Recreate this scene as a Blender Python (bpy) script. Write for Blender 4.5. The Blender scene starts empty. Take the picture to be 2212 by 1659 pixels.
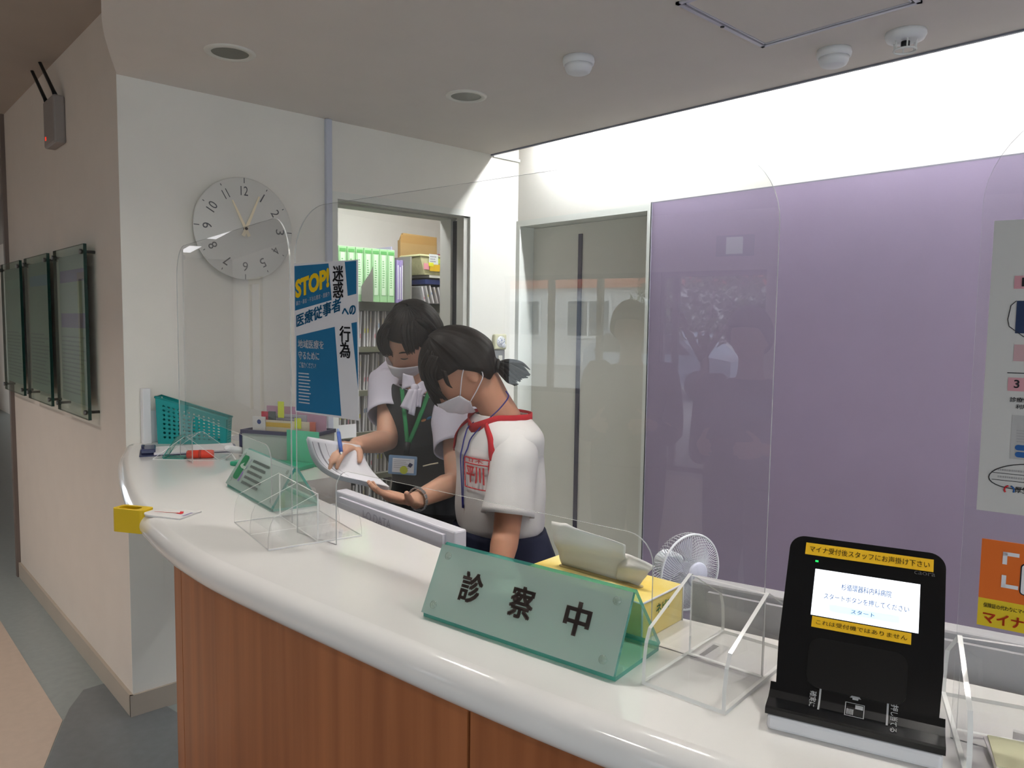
# A hospital reception: curved counter, clear screens, two people behind it, lobby behind the camera
EXPOSURE = 0.0
SKY, COVE, STOR, DOWN, CORL, SCRN, LOBW, CTRW = 6.0, 190.0, 30.0, 8.0, 3.0, 1.05, 6.0, 4.1    # strengths of the sky, lamps, lit screen and added counter downlights
import bpy, bmesh, math, random
from math import sin, cos, pi, radians, sqrt, atan2
from mathutils import Vector, Matrix, noise
random.seed(7)
SC = bpy.context.scene
COL = SC.collection

# ------------------------------------------------------------------ camera
RIGHT = Vector((0.67740431, 0.73548786, 0.01345425))
UPV = Vector((-0.06700323, 0.04347728, 0.99680504))
FWD = Vector((-0.73255305, 0.67614151, -0.07873176))
CAM = Vector((0, 0, 1.5)); FPX = 1636.58; CX, CY = 1106.0, 829.5
cam_data = bpy.data.cameras.new('camera'); cam = bpy.data.objects.new('camera', cam_data); COL.objects.link(cam)
cam_data.sensor_fit = 'HORIZONTAL'; cam_data.sensor_width = 36; cam_data.lens = FPX / 2212 * 36
cam_data.clip_start = 0.02; cam_data.clip_end = 200
m = Matrix((RIGHT, UPV, -FWD)).transposed().to_4x4(); m.translation = CAM; cam.matrix_world = m
SC.camera = cam

def ray(x, y): return RIGHT * ((x - CX) / FPX) - UPV * ((y - CY) / FPX) + FWD
def Pz(x, y, z): d = ray(x, y); return CAM + d * ((z - CAM.z) / d.z)
def Px(x, y, X): d = ray(x, y); return CAM + d * (X / d.x)
def Py(x, y, Y): d = ray(x, y); return CAM + d * (Y / d.y)
def Pd(x, y, d): return CAM + ray(x, y) * d
def camvec(a, b, c): return (RIGHT * a + UPV * b - FWD * c).normalized()   # right, up, towards the viewer

# ------------------------------------------------------------------ world, exposure, daylight
SC.view_settings.view_transform = 'Standard'; SC.view_settings.look = 'None'
SC.view_settings.exposure = EXPOSURE; SC.view_settings.gamma = 1.0
SC.cycles.transparent_max_bounces = 48
SC.cycles.max_bounces = 8; SC.cycles.diffuse_bounces = 5; SC.cycles.glossy_bounces = 4; SC.cycles.transmission_bounces = 6
SC.cycles.caustics_reflective = False; SC.cycles.caustics_refractive = False
SC.cycles.sample_clamp_indirect = 4.0
W = bpy.data.worlds.new('overcast_sky'); SC.world = W; W.use_nodes = True
wn = W.node_tree.nodes; wl = W.node_tree.links
bg = wn['Background']
tc = wn.new('ShaderNodeTexCoord'); sep = wn.new('ShaderNodeSeparateXYZ'); rmp = wn.new('ShaderNodeValToRGB')
wl.new(tc.outputs['Generated'], sep.inputs[0]); wl.new(sep.outputs['Z'], rmp.inputs[0]); wl.new(rmp.outputs[0], bg.inputs[0])
rmp.color_ramp.elements[0].color = (0.62, 0.68, 0.74, 1); rmp.color_ramp.elements[1].color = (0.80, 0.92, 1.0, 1)
bg.inputs[1].default_value = SKY
def light(name, kind, loc, energy, color=(1, 1, 1), size=None, sizey=None, direction=(0, 0, -1)):
    l = bpy.data.lights.new(name, kind); l.energy = energy; l.color = color
    if kind == 'AREA':
        l.shape = 'RECTANGLE'; l.size = size; l.size_y = sizey or size
    o = bpy.data.objects.new(name, l); COL.objects.link(o); o.location = loc
    o.rotation_euler = Vector(direction).to_track_quat('-Z', 'Y').to_euler()
    return o
sun = light('sun', 'SUN', (0, -20, 20), 3.0, (1, 0.95, 0.88), direction=(-0.35, -0.55, -0.75)); sun.data.angle = radians(4)
WY = -5.5                                     # the glazed front of the lobby
for (xa, xb, za, zb) in ((-5.0, -2.0, 0.1, 2.0), (-1.6, 3.6, 0.5, 2.1)):
    po = light('daylight_portal', 'AREA', ((xa + xb) / 2, WY - 0.08, (za + zb) / 2), 1.0, size=xb - xa, sizey=zb - za, direction=(0, 1, 0))
    po.data.cycles.is_portal = True
po = light('daylight_portal', 'AREA', (4.12, -1.85, 1.4), 1.0, size=1.6, sizey=5.5, direction=(-1, 0, 0)); po.data.cycles.is_portal = True

# ------------------------------------------------------------------ materials
def lin(c):
    if isinstance(c, str): c = tuple(int(c[i:i + 2], 16) / 255 for i in (0, 2, 4))
    return tuple((v / 12.92 if v <= 0.04045 else ((v + 0.055) / 1.055) ** 2.4) for v in c)
MC = {}
def mat(name, col, rough=0.5, spec=0.4, metal=0.0, var=0.0, vscale=6.0, stretch=(1, 1, 1), bump=0.0, bscale=60.0, col2=None, emit=None, estr=0.0, coat=0.0, sheen=0.0, sub=0.0):
    if name in MC: return MC[name]
    m = bpy.data.materials.new(name); m.use_nodes = True; MC[name] = m
    nt = m.node_tree; p = nt.nodes['Principled BSDF']; c = lin(col)
    p.inputs['Base Color'].default_value = (*c, 1); p.inputs['Roughness'].default_value = rough
    p.inputs['Specular IOR Level'].default_value = spec; p.inputs['Metallic'].default_value = metal
    p.inputs['Coat Weight'].default_value = coat; p.inputs['Sheen Weight'].default_value = sheen
    if sub:
        p.inputs['Subsurface Weight'].default_value = sub; p.inputs['Subsurface Radius'].default_value = (0.012, 0.005, 0.003); p.inputs['Subsurface Scale'].default_value = 0.6
    if emit is not None:
        p.inputs['Emission Color'].default_value = (*lin(emit), 1); p.inputs['Emission Strength'].default_value = estr
    if var or col2 is not None or bump:
        t = nt.nodes.new('ShaderNodeTexCoord'); mp = nt.nodes.new('ShaderNodeMapping'); mp.inputs['Scale'].default_value = stretch
        nt.links.new(t.outputs['Object'], mp.inputs[0])
    if var or col2 is not None:
        n = nt.nodes.new('ShaderNodeTexNoise'); n.inputs['Scale'].default_value = vscale; n.inputs['Detail'].default_value = 6
        nt.links.new(mp.outputs[0], n.inputs['Vector'])
        r = nt.nodes.new('ShaderNodeValToRGB'); r.color_ramp.elements[0].position = 0.3; r.color_ramp.elements[1].position = 0.7
        a = lin(col2) if col2 is not None else tuple(v * (1 - var) for v in c)
        b = c if col2 is not None else tuple(min(1, v * (1 + var)) for v in c)
        r.color_ramp.elements[0].color = (*a, 1); r.color_ramp.elements[1].color = (*b, 1)
        nt.links.new(n.outputs[0], r.inputs[0]); nt.links.new(r.outputs[0], p.inputs['Base Color'])
    if bump:
        n2 = nt.nodes.new('ShaderNodeTexNoise'); n2.inputs['Scale'].default_value = bscale; n2.inputs['Detail'].default_value = 3
        nt.links.new(mp.outputs[0], n2.inputs['Vector'])
        bp = nt.nodes.new('ShaderNodeBump'); bp.inputs['Strength'].default_value = bump; bp.inputs['Distance'].default_value = 0.002
        nt.links.new(n2.outputs[0], bp.inputs['Height']); nt.links.new(bp.outputs[0], p.inputs['Normal'])
    return m
def clear(name, tint=(1, 1, 1), refl=1.9, ior=1.49, haze=0.0, hazecol=(1, 1, 1), rough=0.0, top=0.3):
    """thin transparent sheet: see-through with a Fresnel reflection on its outward faces, and a little haze"""
    if name in MC: return MC[name]
    m = bpy.data.materials.new(name); m.use_nodes = True; MC[name] = m
    nt = m.node_tree; nt.nodes.clear(); N = nt.nodes.new; L = nt.links.new
    out = N('ShaderNodeOutputMaterial'); tr = N('ShaderNodeBsdfTransparent'); tr.inputs[0].default_value = (*tint, 1)
    gl = N('ShaderNodeBsdfGlossy'); gl.inputs['Roughness'].default_value = rough
    fr = N('ShaderNodeFresnel'); fr.inputs[0].default_value = ior
    ge = N('ShaderNodeNewGeometry'); inv = N('ShaderNodeMath'); inv.operation = 'SUBTRACT'; inv.inputs[0].default_value = 1; L(ge.outputs['Backfacing'], inv.inputs[1])
    m1 = N('ShaderNodeMath'); m1.operation = 'MULTIPLY'; L(fr.outputs[0], m1.inputs[0]); L(inv.outputs[0], m1.inputs[1])
    m2 = N('ShaderNodeMath'); m2.operation = 'MULTIPLY'; L(m1.outputs[0], m2.inputs[0]); m2.inputs[1].default_value = refl
    mn = N('ShaderNodeMath'); mn.operation = 'MINIMUM'; L(m2.outputs[0], mn.inputs[0]); mn.inputs[1].default_value = top; m2 = mn
    base = tr
    if haze:
        df = N('ShaderNodeBsdfDiffuse'); df.inputs[0].default_value = (*hazecol, 1); mx = N('ShaderNodeMixShader'); mx.inputs[0].default_value = haze
        L(tr.outputs[0], mx.inputs[1]); L(df.outputs[0], mx.inputs[2]); base = mx
    mix = N('ShaderNodeMixShader'); L(m2.outputs[0], mix.inputs[0]); L(base.outputs[0], mix.inputs[1]); L(gl.outputs[0], mix.inputs[2]); L(mix.outputs[0], out.inputs[0])
    return m

M_WALL = mat('white_wall_paint', 'ebe7de', 0.6, 0.25, var=0.015, bump=0.08, bscale=300)
M_CORR = mat('corridor_wall_paint', 'd8cec4', 0.65, 0.2, var=0.02, bump=0.1, bscale=300)
M_CEIL = mat('ceiling_paint', 'dbd3cc', 0.8, 0.1, var=0.015, bump=0.06, bscale=200)
M_PURP = mat('purple_panel', 'a192aa', 0.32, 0.35, var=0.02)
M_FRAME = mat('door_frame_paint', 'e3e4dc', 0.45, 0.35, var=0.01)
M_JAMB = mat('grey_jamb', 'bebcb3', 0.5, 0.3, var=0.02)
M_DOOR = mat('greige_door', 'd4d1c6', 0.38, 0.35, var=0.02, vscale=3)
M_DARK = mat('dark_navy_gap', '23272c', 0.5, 0.3, var=0.05)
M_CTOP = mat('white_countertop', 'edebe8', 0.12, 0.5, var=0.01, coat=0.5)
M_FLB = mat('beige_floor', 'bcaa9b', 0.3, 0.4, var=0.04, vscale=30)
M_FLG = mat('grey_floor', '8d9493', 0.3, 0.4, var=0.06, vscale=30)
M_FLD = mat('dark_grey_floor', '6f7376', 0.3, 0.4, var=0.06, vscale=30)
M_BASE = mat('baseboard_vinyl', 'b2a698', 0.5, 0.3, var=0.03)
M_WHITE = mat('white_plastic', 'e6e6e8', 0.4, 0.4, var=0.01)
M_WHITE2 = mat('warm_white_plastic', 'dcd8cf', 0.4, 0.4, var=0.01)
M_PAPER = mat('white_paper', 'e9e7ea', 0.7, 0.15, var=0.012, vscale=15)
M_BLACK = mat('black_gloss', '0b0c0e', 0.18, 0.5, var=0.05)
M_BLK2 = mat('black_matte', '17181a', 0.5, 0.3, var=0.05)
M_STEEL = mat('steel', 'b9bbbb', 0.3, 0.5, metal=0.9, var=0.03)
M_INK = mat('dark_ink', '2c2a2e', 0.6, 0.2, var=0.03)
M_GREYINK = mat('grey_ink', '8a8790', 0.6, 0.2, var=0.03)
M_BRASS = mat('pale_gold', 'f0e4c8', 0.4, 0.4, metal=0.1, var=0.03)
M_NAVY = mat('navy_plastic', '2b3154', 0.4, 0.4, var=0.05)
M_TEAL = mat('teal_plastic', '16908f', 0.4, 0.4, var=0.04)
M_GREEN = mat('green_plastic', '2f9c78', 0.4, 0.4, var=0.04)
M_YEL = mat('yellow_plastic', 'd8b414', 0.45, 0.4, var=0.03)
M_RED = mat('red_plastic', 'd8402c', 0.4, 0.4, var=0.03)
M_REDINK = mat('red_ink', 'cc2f35', 0.6, 0.2, var=0.03)
M_PANE = clear('acrylic_pane', (0.985, 0.988, 0.988), 1.8, 1.49, haze=0.02, top=0.22)
M_PEDGE = clear('pane_edge', (0.5, 0.53, 0.52), 1.4, 1.49, haze=0.6, hazecol=(0.55, 0.57, 0.56), rough=0.1)
M_ACR = clear('acrylic_sheet', (0.992, 0.993, 0.992), 1.2, 1.45, haze=0.02, top=0.12)
M_EDGE = clear('acrylic_edge', (0.95, 0.96, 0.95), 1.5, 1.49, haze=0.8, hazecol=(0.97, 0.98, 0.96), rough=0.1)
M_GEDGE = clear('green_glass_edge', (0.25, 0.62, 0.55), 1.9, 1.5, haze=0.5, hazecol=(0.08, 0.42, 0.36), rough=0.05)
M_GLASS = clear('green_glass', (0.80, 0.93, 0.88), 1.9, 1.5, haze=0.03, hazecol=(0.5, 0.8, 0.7))
M_FROST = clear('frosted_green_glass', (0.62, 0.74, 0.68), 1.5, 1.5, haze=0.6, hazecol=(0.56, 0.68, 0.62), rough=0.15)
M_WGLASS = clear('window_glass', (0.96, 0.97, 0.97), 1.0, 1.5)

# ------------------------------------------------------------------ mesh helpers
def link(name, bm, mats, parent=None, smooth=False, recalc=True):
    if recalc: bmesh.ops.recalc_face_normals(bm, faces=bm.faces)
    me = bpy.data.meshes.new(name); bm.to_mesh(me); bm.free()
    for mm in (mats if isinstance(mats, (list, tuple)) else [mats]): me.materials.append(mm)
    if smooth:
        for p in me.polygons: p.use_smooth = True
    o = bpy.data.objects.new(name, me); COL.objects.link(o)
    if parent is not None: o.parent = parent
    return o
def tag(o, label=None, cat=None, group=None, kind=None):
    if label: o['label'] = label
    if cat: o['category'] = cat
    if group: o['group'] = group
    if kind: o['kind'] = kind
    return o
def thing(name, label, cat, loc=(0, 0, 0), rz=0.0, group=None):
    o = bpy.data.objects.new(name, None); COL.objects.link(o); o.empty_display_size = 0.05
    o.location = loc; o.rotation_euler = (0, 0, rz)
    return tag(o, label, cat, group)
def struct(name, bm, mats, smooth=False): return tag(link(name, bm, mats, None, smooth), kind='structure')
def BM(): return bmesh.new()
def box(bm, x0, y0, z0, x1, y1, z1, mi=0, mtx=None):
    vs = [Vector((x, y, z)) for x in (x0, x1) for y in (y0, y1) for z in (z0, z1)]
    if mtx: vs = [mtx @ v for v in vs]
    v = [bm.verts.new(p) for p in vs]; fs = []
    for f in ((0, 1, 3, 2), (4, 6, 7, 5), (0, 4, 5, 1), (2, 3, 7, 6), (0, 2, 6, 4), (1, 5, 7, 3)):
        fa = bm.faces.new([v[i] for i in f]); fa.material_index = mi; fs.append(fa)
    return fs
def rbox(bm, x0, y0, z0, x1, y1, z1, r=0.005, seg=2, mi=0, mtx=None):
    b2 = BM(); box(b2, x0, y0, z0, x1, y1, z1)
    bmesh.ops.bevel(b2, geom=b2.edges[:], offset=r, segments=seg, affect='EDGES', profile=0.5)
    merge(bm, b2, mtx, mi)
def merge(bm, b2, mtx=None, mi=None):
    mp = {}
    for v in b2.verts: mp[v] = bm.verts.new(mtx @ v.co if mtx else v.co)
    for f in b2.faces:
        try:
            nf = bm.faces.new([mp[v] for v in f.verts]); nf.material_index = f.material_index if mi is None else mi; nf.smooth = f.smooth
        except ValueError: pass
    b2.free()
def prism(bm, poly, to3, t0, t1, mface=0, mside=0):
    """extrude polygon [(a,b)] with to3(a,b,t) -> Vector between t0 and t1"""
    n = len(poly)
    A = [bm.verts.new(to3(a, b, t0)) for a, b in poly]; B = [bm.verts.new(to3(a, b, t1)) for a, b in poly]
    f = bm.faces.new(A[::-1]); f.material_index = mface
    f = bm.faces.new(B); f.material_index = mface
    for i in range(n):
        f = bm.faces.new([A[i], A[(i + 1) % n], B[(i + 1) % n], B[i]]); f.material_index = mside
def arc(cx, cy, r, a0, a1, n=8): return [(cx + r * cos(radians(a0 + (a1 - a0) * i / n)), cy + r * sin(radians(a0 + (a1 - a0) * i / n))) for i in range(n + 1)]
def rrect(x0, y0, x1, y1, r, n=5):
    return arc(x0 + r, y0 + r, r, 180, 270, n) + arc(x1 - r, y0 + r, r, 270, 360, n) + arc(x1 - r, y1 - r, r, 0, 90, n) + arc(x0 + r, y1 - r, r, 90, 180, n)
def frames(pts):
    out = []; prev = None
    for i, p in enumerate(pts):
        t = (pts[min(i + 1, len(pts) - 1)] - pts[max(i - 1, 0)])
        t = t.normalized() if t.length > 1e-9 else Vector((0, 0, 1))
        if prev is None:
            a = Vector((0, 0, 1)) if abs(t.z) < 0.9 else Vector((1, 0, 0)); s = t.cross(a).normalized()
        else:
            s = (prev - t * prev.dot(t)); s = s.normalized() if s.length > 1e-6 else t.orthogonal().normalized()
        prev = s; out.append((t, s, t.cross(s)))
    return out
def tube(bm, pts, r, n=8, caps=True, mi=0, flat=1.0, side=None, closed=False):
    """round (or flattened) tube; r a number or a list"""
    pts = [Vector(p) for p in pts]; rs = r if isinstance(r, (list, tuple)) else [r] * len(pts)
    fr = frames(pts); rings = []
    for (t, s, b), p, rr in zip(fr, pts, rs):
        if side is not None:
            s2 = Vector(side) - t * Vector(side).dot(t)
            if s2.length > 1e-5: s = s2.normalized(); b = t.cross(s)
        rings.append([bm.verts.new(p + s * (rr * cos(2 * pi * k / n)) + b * (rr * flat * sin(2 * pi * k / n))) for k in range(n)])
    m = len(rings)
    for i in range(m if closed else m - 1):
        a, c = rings[i], rings[(i + 1) % m]
        for k in range(n):
            f = bm.faces.new([a[k], a[(k + 1) % n], c[(k + 1) % n], c[k]]); f.material_index = mi; f.smooth = True
    if caps and not closed:
        for rg in (rings[0][::-1], rings[-1]):
            f = bm.faces.new(rg); f.material_index = mi
def lathe(bm, prof, n=24, mtx=None, mi=0, caps=True):
    rings = []
    for r, z in prof:
        rings.append([bm.verts.new((mtx @ Vector((r * cos(2 * pi * k / n), r * sin(2 * pi * k / n), z))) if mtx else Vector((r * cos(2 * pi * k / n), r * sin(2 * pi * k / n), z))) for k in range(n)])
    for a, c in zip(rings, rings[1:]):
        for k in range(n):
            f = bm.faces.new([a[k], a[(k + 1) % n], c[(k + 1) % n], c[k]]); f.material_index = mi; f.smooth = True
    if caps:
        for rg in (rings[0][::-1], rings[-1]):
            f = bm.faces.new(rg); f.material_index = mi
def quad(bm, pts, mi=0):
    f = bm.faces.new([bm.verts.new(p) for p in pts]); f.material_index = mi; return f
def ellipsoid(bm, c, ax, ay, az, nu=16, nv=10):
    """ax, ay, az: half-axis vectors"""
    c = Vector(c); rows = []
    for j in range(1, nv):
        ph = pi * j / nv
        rows.append([bm.verts.new(c + ax * (sin(ph) * cos(2 * pi * i / nu)) + ay * (sin(ph) * sin(2 * pi * i / nu)) + az * cos(ph)) for i in range(nu)])
    T = bm.verts.new(c + az); B = bm.verts.new(c - az)
    for a, b in zip(rows, rows[1:]):
        for i in range(nu): bm.faces.new([a[i], b[i], b[(i + 1) % nu], a[(i + 1) % nu]]).smooth = True
    for i in range(nu):
        bm.faces.new([T, rows[0][i], rows[0][(i + 1) % nu]]).smooth = True; bm.faces.new([B, rows[-1][(i + 1) % nu], rows[-1][i]]).smooth = True
def frame_mtx(o, u, v, n=None):
    u = Vector(u).normalized(); v = Vector(v); v = (v - u * v.dot(u)).normalized(); n = u.cross(v)
    m = Matrix((u, v, n)).transposed().to_4x4(); m.translation = Vector(o); return m
def crom(pts, n):
    """Catmull-Rom through points, n samples per span"""
    pts = [Vector(p) for p in pts]; P = [pts[0] * 2 - pts[1]] + pts + [pts[-1] * 2 - pts[-2]]; out = []
    for i in range(1, len(P) - 2):
        for k in range(n):
            t = k / n; a, b, c, d = P[i - 1], P[i], P[i + 1], P[i + 2]
            out.append(0.5 * ((2 * b) + (c - a) * t + (2 * a - 5 * b + 4 * c - d) * t * t + (3 * b - a - 3 * c + d) * t ** 3))
    out.append(pts[-1]); return out
def text_verts(body, bold=0.0, res=3, vertical=False):
    cu = bpy.data.curves.new('t', 'FONT'); cu.body = body; cu.size = 1.0; cu.offset = bold; cu.resolution_u = res; cu.align_x = 'LEFT'
    if vertical: cu.body = '\n'.join(body); cu.space_line = 0.95
    o = bpy.data.objects.new('t', cu); COL.objects.link(o)
    dg = bpy.context.evaluated_depsgraph_get(); me = bpy.data.meshes.new_from_object(o.evaluated_get(dg))
    vs = [v.co.copy() for v in me.vertices]; fs = [tuple(p.vertices) for p in me.polygons]
    bpy.data.objects.remove(o); bpy.data.curves.remove(cu); bpy.data.meshes.remove(me)
    return vs, fs
def text_into(bm, body, x0, y0, x1, y1, to3, bold=0.0, mi=0, shear=0.0, vertical=False):
    """lettering fitted to the rectangle; to3(x, y) -> Vector; bold thickens the strokes by overlaying shifted copies"""
    thick = bold if body.isascii() else 0.0
    if thick: bold = 0.0
    vs, fs = text_verts(body, thick, vertical=vertical)
    if not vs: return
    ax = min(v.x for v in vs); bx = max(v.x for v in vs); ay = min(v.y for v in vs); by = max(v.y for v in vs); k = bold * 0.75
    sx = (x1 - x0) / max(1e-6, bx - ax + 2 * k); sy = (y1 - y0) / max(1e-6, by - ay + 2 * k)
    for ox, oy in (((0, 0),) if bold < 0.004 else ((-k, -k * .6), (k, -k * .6), (-k, k * .6), (k, k * .6), (0, 0))):
        nv = [bm.verts.new(to3(x0 + (v.x - ax + ox + k) * sx, y0 + (v.y - ay + oy + k) * sy + shear * ((v.x - ax) * sx))) for v in vs]
        for f in fs:
            try: bm.faces.new([nv[i] for i in f]).material_index = mi
            except ValueError: pass
def bars_into(bm, x0, y0, x1, y1, rows, to3, mi=0, fill=0.5, minw=0.6):
    """rows of small print too small to read: broken strokes"""
    h = (y1 - y0) / rows
    for r in range(rows):
        yb = y1 - (r + 1) * h + h * (1 - fill) / 2; xe = x0 + (x1 - x0) * random.uniform(minw, 1); x = x0
        while x < xe:
            w = h * fill * random.uniform(0.5, 1.1); w = min(w, xe - x)
            if w <= 0: break
            quad(bm, [to3(x, yb), to3(x + w, yb), to3(x + w, yb + h * fill), to3(x, yb + h * fill)], mi); x += w + h * fill * 0.25
def poly_into(bm, poly, to3, mi=0): quad(bm, [to3(a, b) for a, b in poly], mi)
def plate(name, poly, O, u, v, t0, t1, mats, parent=None):
    u = Vector(u).normalized(); v = Vector(v).normalized(); n = u.cross(v); O = Vector(O); bm = BM()
    prism(bm, poly, lambda a, b, t: O + u * a + v * b + n * t, t0, t1, 0, 1)
    return link(name, bm, mats, parent)
def copy_tree(o, parent=None):
    c = o.copy(); COL.objects.link(c); c.parent = parent
    for ch in list(o.children): copy_tree(ch, c)
    return c
# ------------------------------------------------------------------ the setting
ZL = 2.62                                     # lobby ceiling
XC, YC, YB, ZC, ZT = -2.994, 0.832, 2.79, 2.365, 1.04
# floor
bm = BM(); box(bm, -15, -5.6, -0.1, 4.2, 4.2, 0.0); struct('floor', bm, M_FLG)
bm = BM()
F = lambda x, y, z=0.002: Pz(x, y, z)
bm2 = [F(-260, 1010), F(0, 1340), F(135, 1556), F(70, 1720)]
quad(bm, bm2 + [Vector((-0.9, -5.4, 0.002)), Vector((-14.8, -5.4, 0.002)), Vector((-14.8, -0.4, 0.002))])
struct('floor_beige', bm, M_FLB)
bm = BM()
quad(bm, [F(232, 1474), F(180, 1490), F(150, 1530), F(137, 1558), F(72, 1722), Vector((-0.88, -5.4, 0.002)), Vector((4.1, -5.4, 0.002)), Vector((4.1, 1.3, 0.002)), Vector((-1.0, 1.3, 0.002)), Vector((-2.98, 0.95, 0.002))])
struct('floor_dark', bm, M_FLD)
# walls
bm = BM(); box(bm, -5.08, YC, 0, XC, YC + 0.12, 2.75); struct('wall_corridor', bm, M_CORR)
bm = BM()
OY0, OY1, OZ = 1.70, 2.455, 2.05
box(bm, XC - 0.13, YC + 0.12, 0, XC, OY0, 2.75); box(bm, XC - 0.13, OY1, 0, XC, YB + 0.15, 2.75); box(bm, XC - 0.13, OY0, OZ, XC, OY1, 2.75)
# the end of the corridor wall carries the same paint as this wall
box(bm, XC, YC, 0, XC + 0.002, YC + 0.12, 2.75)
struct('wall_left', bm, M_WALL)
bm = BM()
DX0, DX1, DZ = -2.965, -2.13, 2.015
box(bm, XC, YB, DZ + 0.02, 4.0, YB + 0.15, 2.75); box(bm, XC, YB, 0, DX0 - 0.015, YB + 0.15, DZ + 0.02); box(bm, DX1 + 0.01, YB, 0, 4.0, YB + 0.15, DZ + 0.02)
struct('wall_back', bm, M_WALL)
bm = BM(); box(bm, -2.105, YB - 0.008, 0, 4.0, YB, 2.046); struct('wall_purple', bm, M_PURP)
bm = BM(); box(bm, -2.105, YB - 0.0082, 2.046, 4.0, YB, 2.051); box(bm, -2.112, YB - 0.012, 0, -2.105, YB, 2.051); struct('trim_1', bm, [mat('purple_trim', '8d8a94', 0.4, 0.4, var=0.02)])
bm = BM(); box(bm, 4.0, -5.6, 0, 4.15, -4.6, 2.75); box(bm, 4.0, 0.9, 0, 4.15, YB + 0.15, 2.75); box(bm, 4.0, -4.6, 0, 4.15, 0.9, 0.6); box(bm, 4.0, -4.6, 2.2, 4.15, 0.9, 2.75); struct('wall_right', bm, M_WALL)
wr = tag(bpy.data.objects.new('window_4', None), kind='structure'); COL.objects.link(wr)  # unseen side window, added so daylight falls on the clock wall
bm = BM()
for y in (-4.6, -2.8, -1.0, 0.86): box(bm, 4.04, y, 0.6, 4.1, y + 0.04, 2.2)
box(bm, 4.04, -4.6, 0.6, 4.1, 0.9, 0.64); box(bm, 4.04, -4.6, 2.16, 4.1, 0.9, 2.2); link('window_frame', bm, mat('dark_sash', '55504f', 0.45, 0.3, var=0.03), wr)
bm = BM(); box(bm, 4.06, -4.6, 0.6, 4.068, 0.9, 2.2); link('window_pane', bm, M_WGLASS, wr)
# storage room behind the open doorway
bm = BM(); box(bm, -4.42, 0.952, 0, -4.30, 4.1, 2.5); box(bm, -4.30, 3.95, 0, XC - 0.13, 4.1, 2.5); box(bm, XC - 0.13, YB + 0.15, 0, XC, 4.1, 2.5); struct('wall_storage', bm, M_WALL)
bm = BM(); box(bm, -4.42, 0.952, 2.5, XC - 0.13, 4.1, 2.56); struct('ceiling_storage', bm, M_CEIL)
# room hidden behind the sliding door on the back wall needs only the leaf: frame + leaf
bm = BM()
for a, b in ((DX0 - 0.028, DX0), (DX1, DX1 + 0.022)): box(bm, a, YB - 0.012, 0, b, YB - 0.001, DZ + 0.03)
for a, b in ((DX0 - 0.012, DX0), (DX1, DX1 + 0.008)): box(bm, a, YB - 0.0005, 0, b, YB + 0.14, DZ + 0.012)
box(bm, DX0, YB - 0.012, DZ, DX1, YB - 0.001, DZ + 0.03); box(bm, DX0, YB - 0.0005, DZ, DX1, YB + 0.14, DZ + 0.015); struct('trim_2', bm, M_FRAME)
d1 = thing('door_1', 'closed greige sliding door with a long dark groove pull beside the purple wall', 'door', (-2.55, YB + 0.09, 0)); d1['kind'] = 'structure'
bm = BM(); box(bm, DX0 + 2.552, 0, 0.01, DX1 + 2.548, 0.04, DZ - 0.003); link('door_leaf', bm, M_DOOR, d1)
bm = BM(); box(bm, -0.083, -0.006, 0.35, -0.058, 0.0, 1.96); link('door_handle', bm, mat('door_groove', '3a3646', 0.35, 0.4, var=0.05), d1)
# doorway in the left wall: casing, jambs, sliding-door pocket
bm = BM()
box(bm, XC - 0.005, OY0 - 0.022, 0, XC + 0.012, OY0 + 0.006, OZ - 0.016); box(bm, XC + 0.0005, OY0 - 0.022, OZ - 0.016, XC + 0.012, OY1 + 0.012, OZ + 0.014)
box(bm, XC + 0.0005, OY1 - 0.002, 0, XC + 0.012, OY1 + 0.012, OZ - 0.016); struct('trim_3', bm, M_FRAME)
bm = BM()
box(bm, XC - 0.06, OY1 - 0.03, 0, XC - 0.006, OY1, OZ); box(bm, XC - 0.20, OY1 - 0.03, 0, XC - 0.11, OY1 + 0.03, OZ); box(bm, XC - 0.13, OY0, 0, XC - 0.005, OY0 + 0.012, OZ)
box(bm, XC - 0.05, OY0, OZ - 0.02, XC - 0.006, OY1, OZ); box(bm, XC - 0.2, OY0, OZ - 0.02, XC - 0.10, OY1, OZ); struct('trim_4', bm, M_JAMB)
bm = BM(); box(bm, XC - 0.108, OY1 - 0.018, 0, XC - 0.062, OY1 - 0.001, OZ - 0.03); struct('trim_5', bm, M_DARK)
# baseboards
bm = BM(); box(bm, -5.08, YC - 0.012, 0, XC + 0.01, YC, 0.085); box(bm, XC + 0.002, YC - 0.012, 0, XC + 0.012, OY0 - 0.03, 0.085); struct('baseboard_left', bm, M_BASE)
bm = BM(); box(bm, -5.12, YC - 0.02, 0, -5.08, YC + 0.14, 2.75); struct('trim_6', bm, mat('door_edge_brown', '6f625b', 0.5, 0.3, var=0.05))
# corridor running on to the left, opposite wall, far end
bm = BM(); box(bm, -14.8, 2.2, 0, -5.08, 2.35, 2.75); box(bm, -5.2, 0.952, 0, -5.08, 2.2, 2.75); struct('wall_far', bm, M_CORR)
bm = BM(); box(bm, -15, -1.5, 0, -14.8, 0.1, 0.5); box(bm, -15, -1.5, 2.2, -14.8, 2.35, 2.75); box(bm, -15, 0.9, 0, -14.8, 2.35, 2.2); box(bm, -15, -1.5, 0.5, -14.8, -0.6, 2.2); box(bm, -14.8, -1.65, 0, -6.0, -1.5, 2.75)
box(bm, -6.15, -5.6, 0, -6.0, -1.5, 2.75); struct('wall_corridor_end', bm, M_CORR)
bm = BM()
for x in (-13.2, -12.4, -9.3, -8.5): box(bm, x, -1.5, 0, x + 0.09, -1.46, 2.1)
for x in (-13.2, -9.3): box(bm, x, -1.5, 2.1, x + 0.89, -1.46, 2.2)
struct('trim_7', bm, mat('cream_door_trim', 'd8c48c', 0.5, 0.3, var=0.03))
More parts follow.
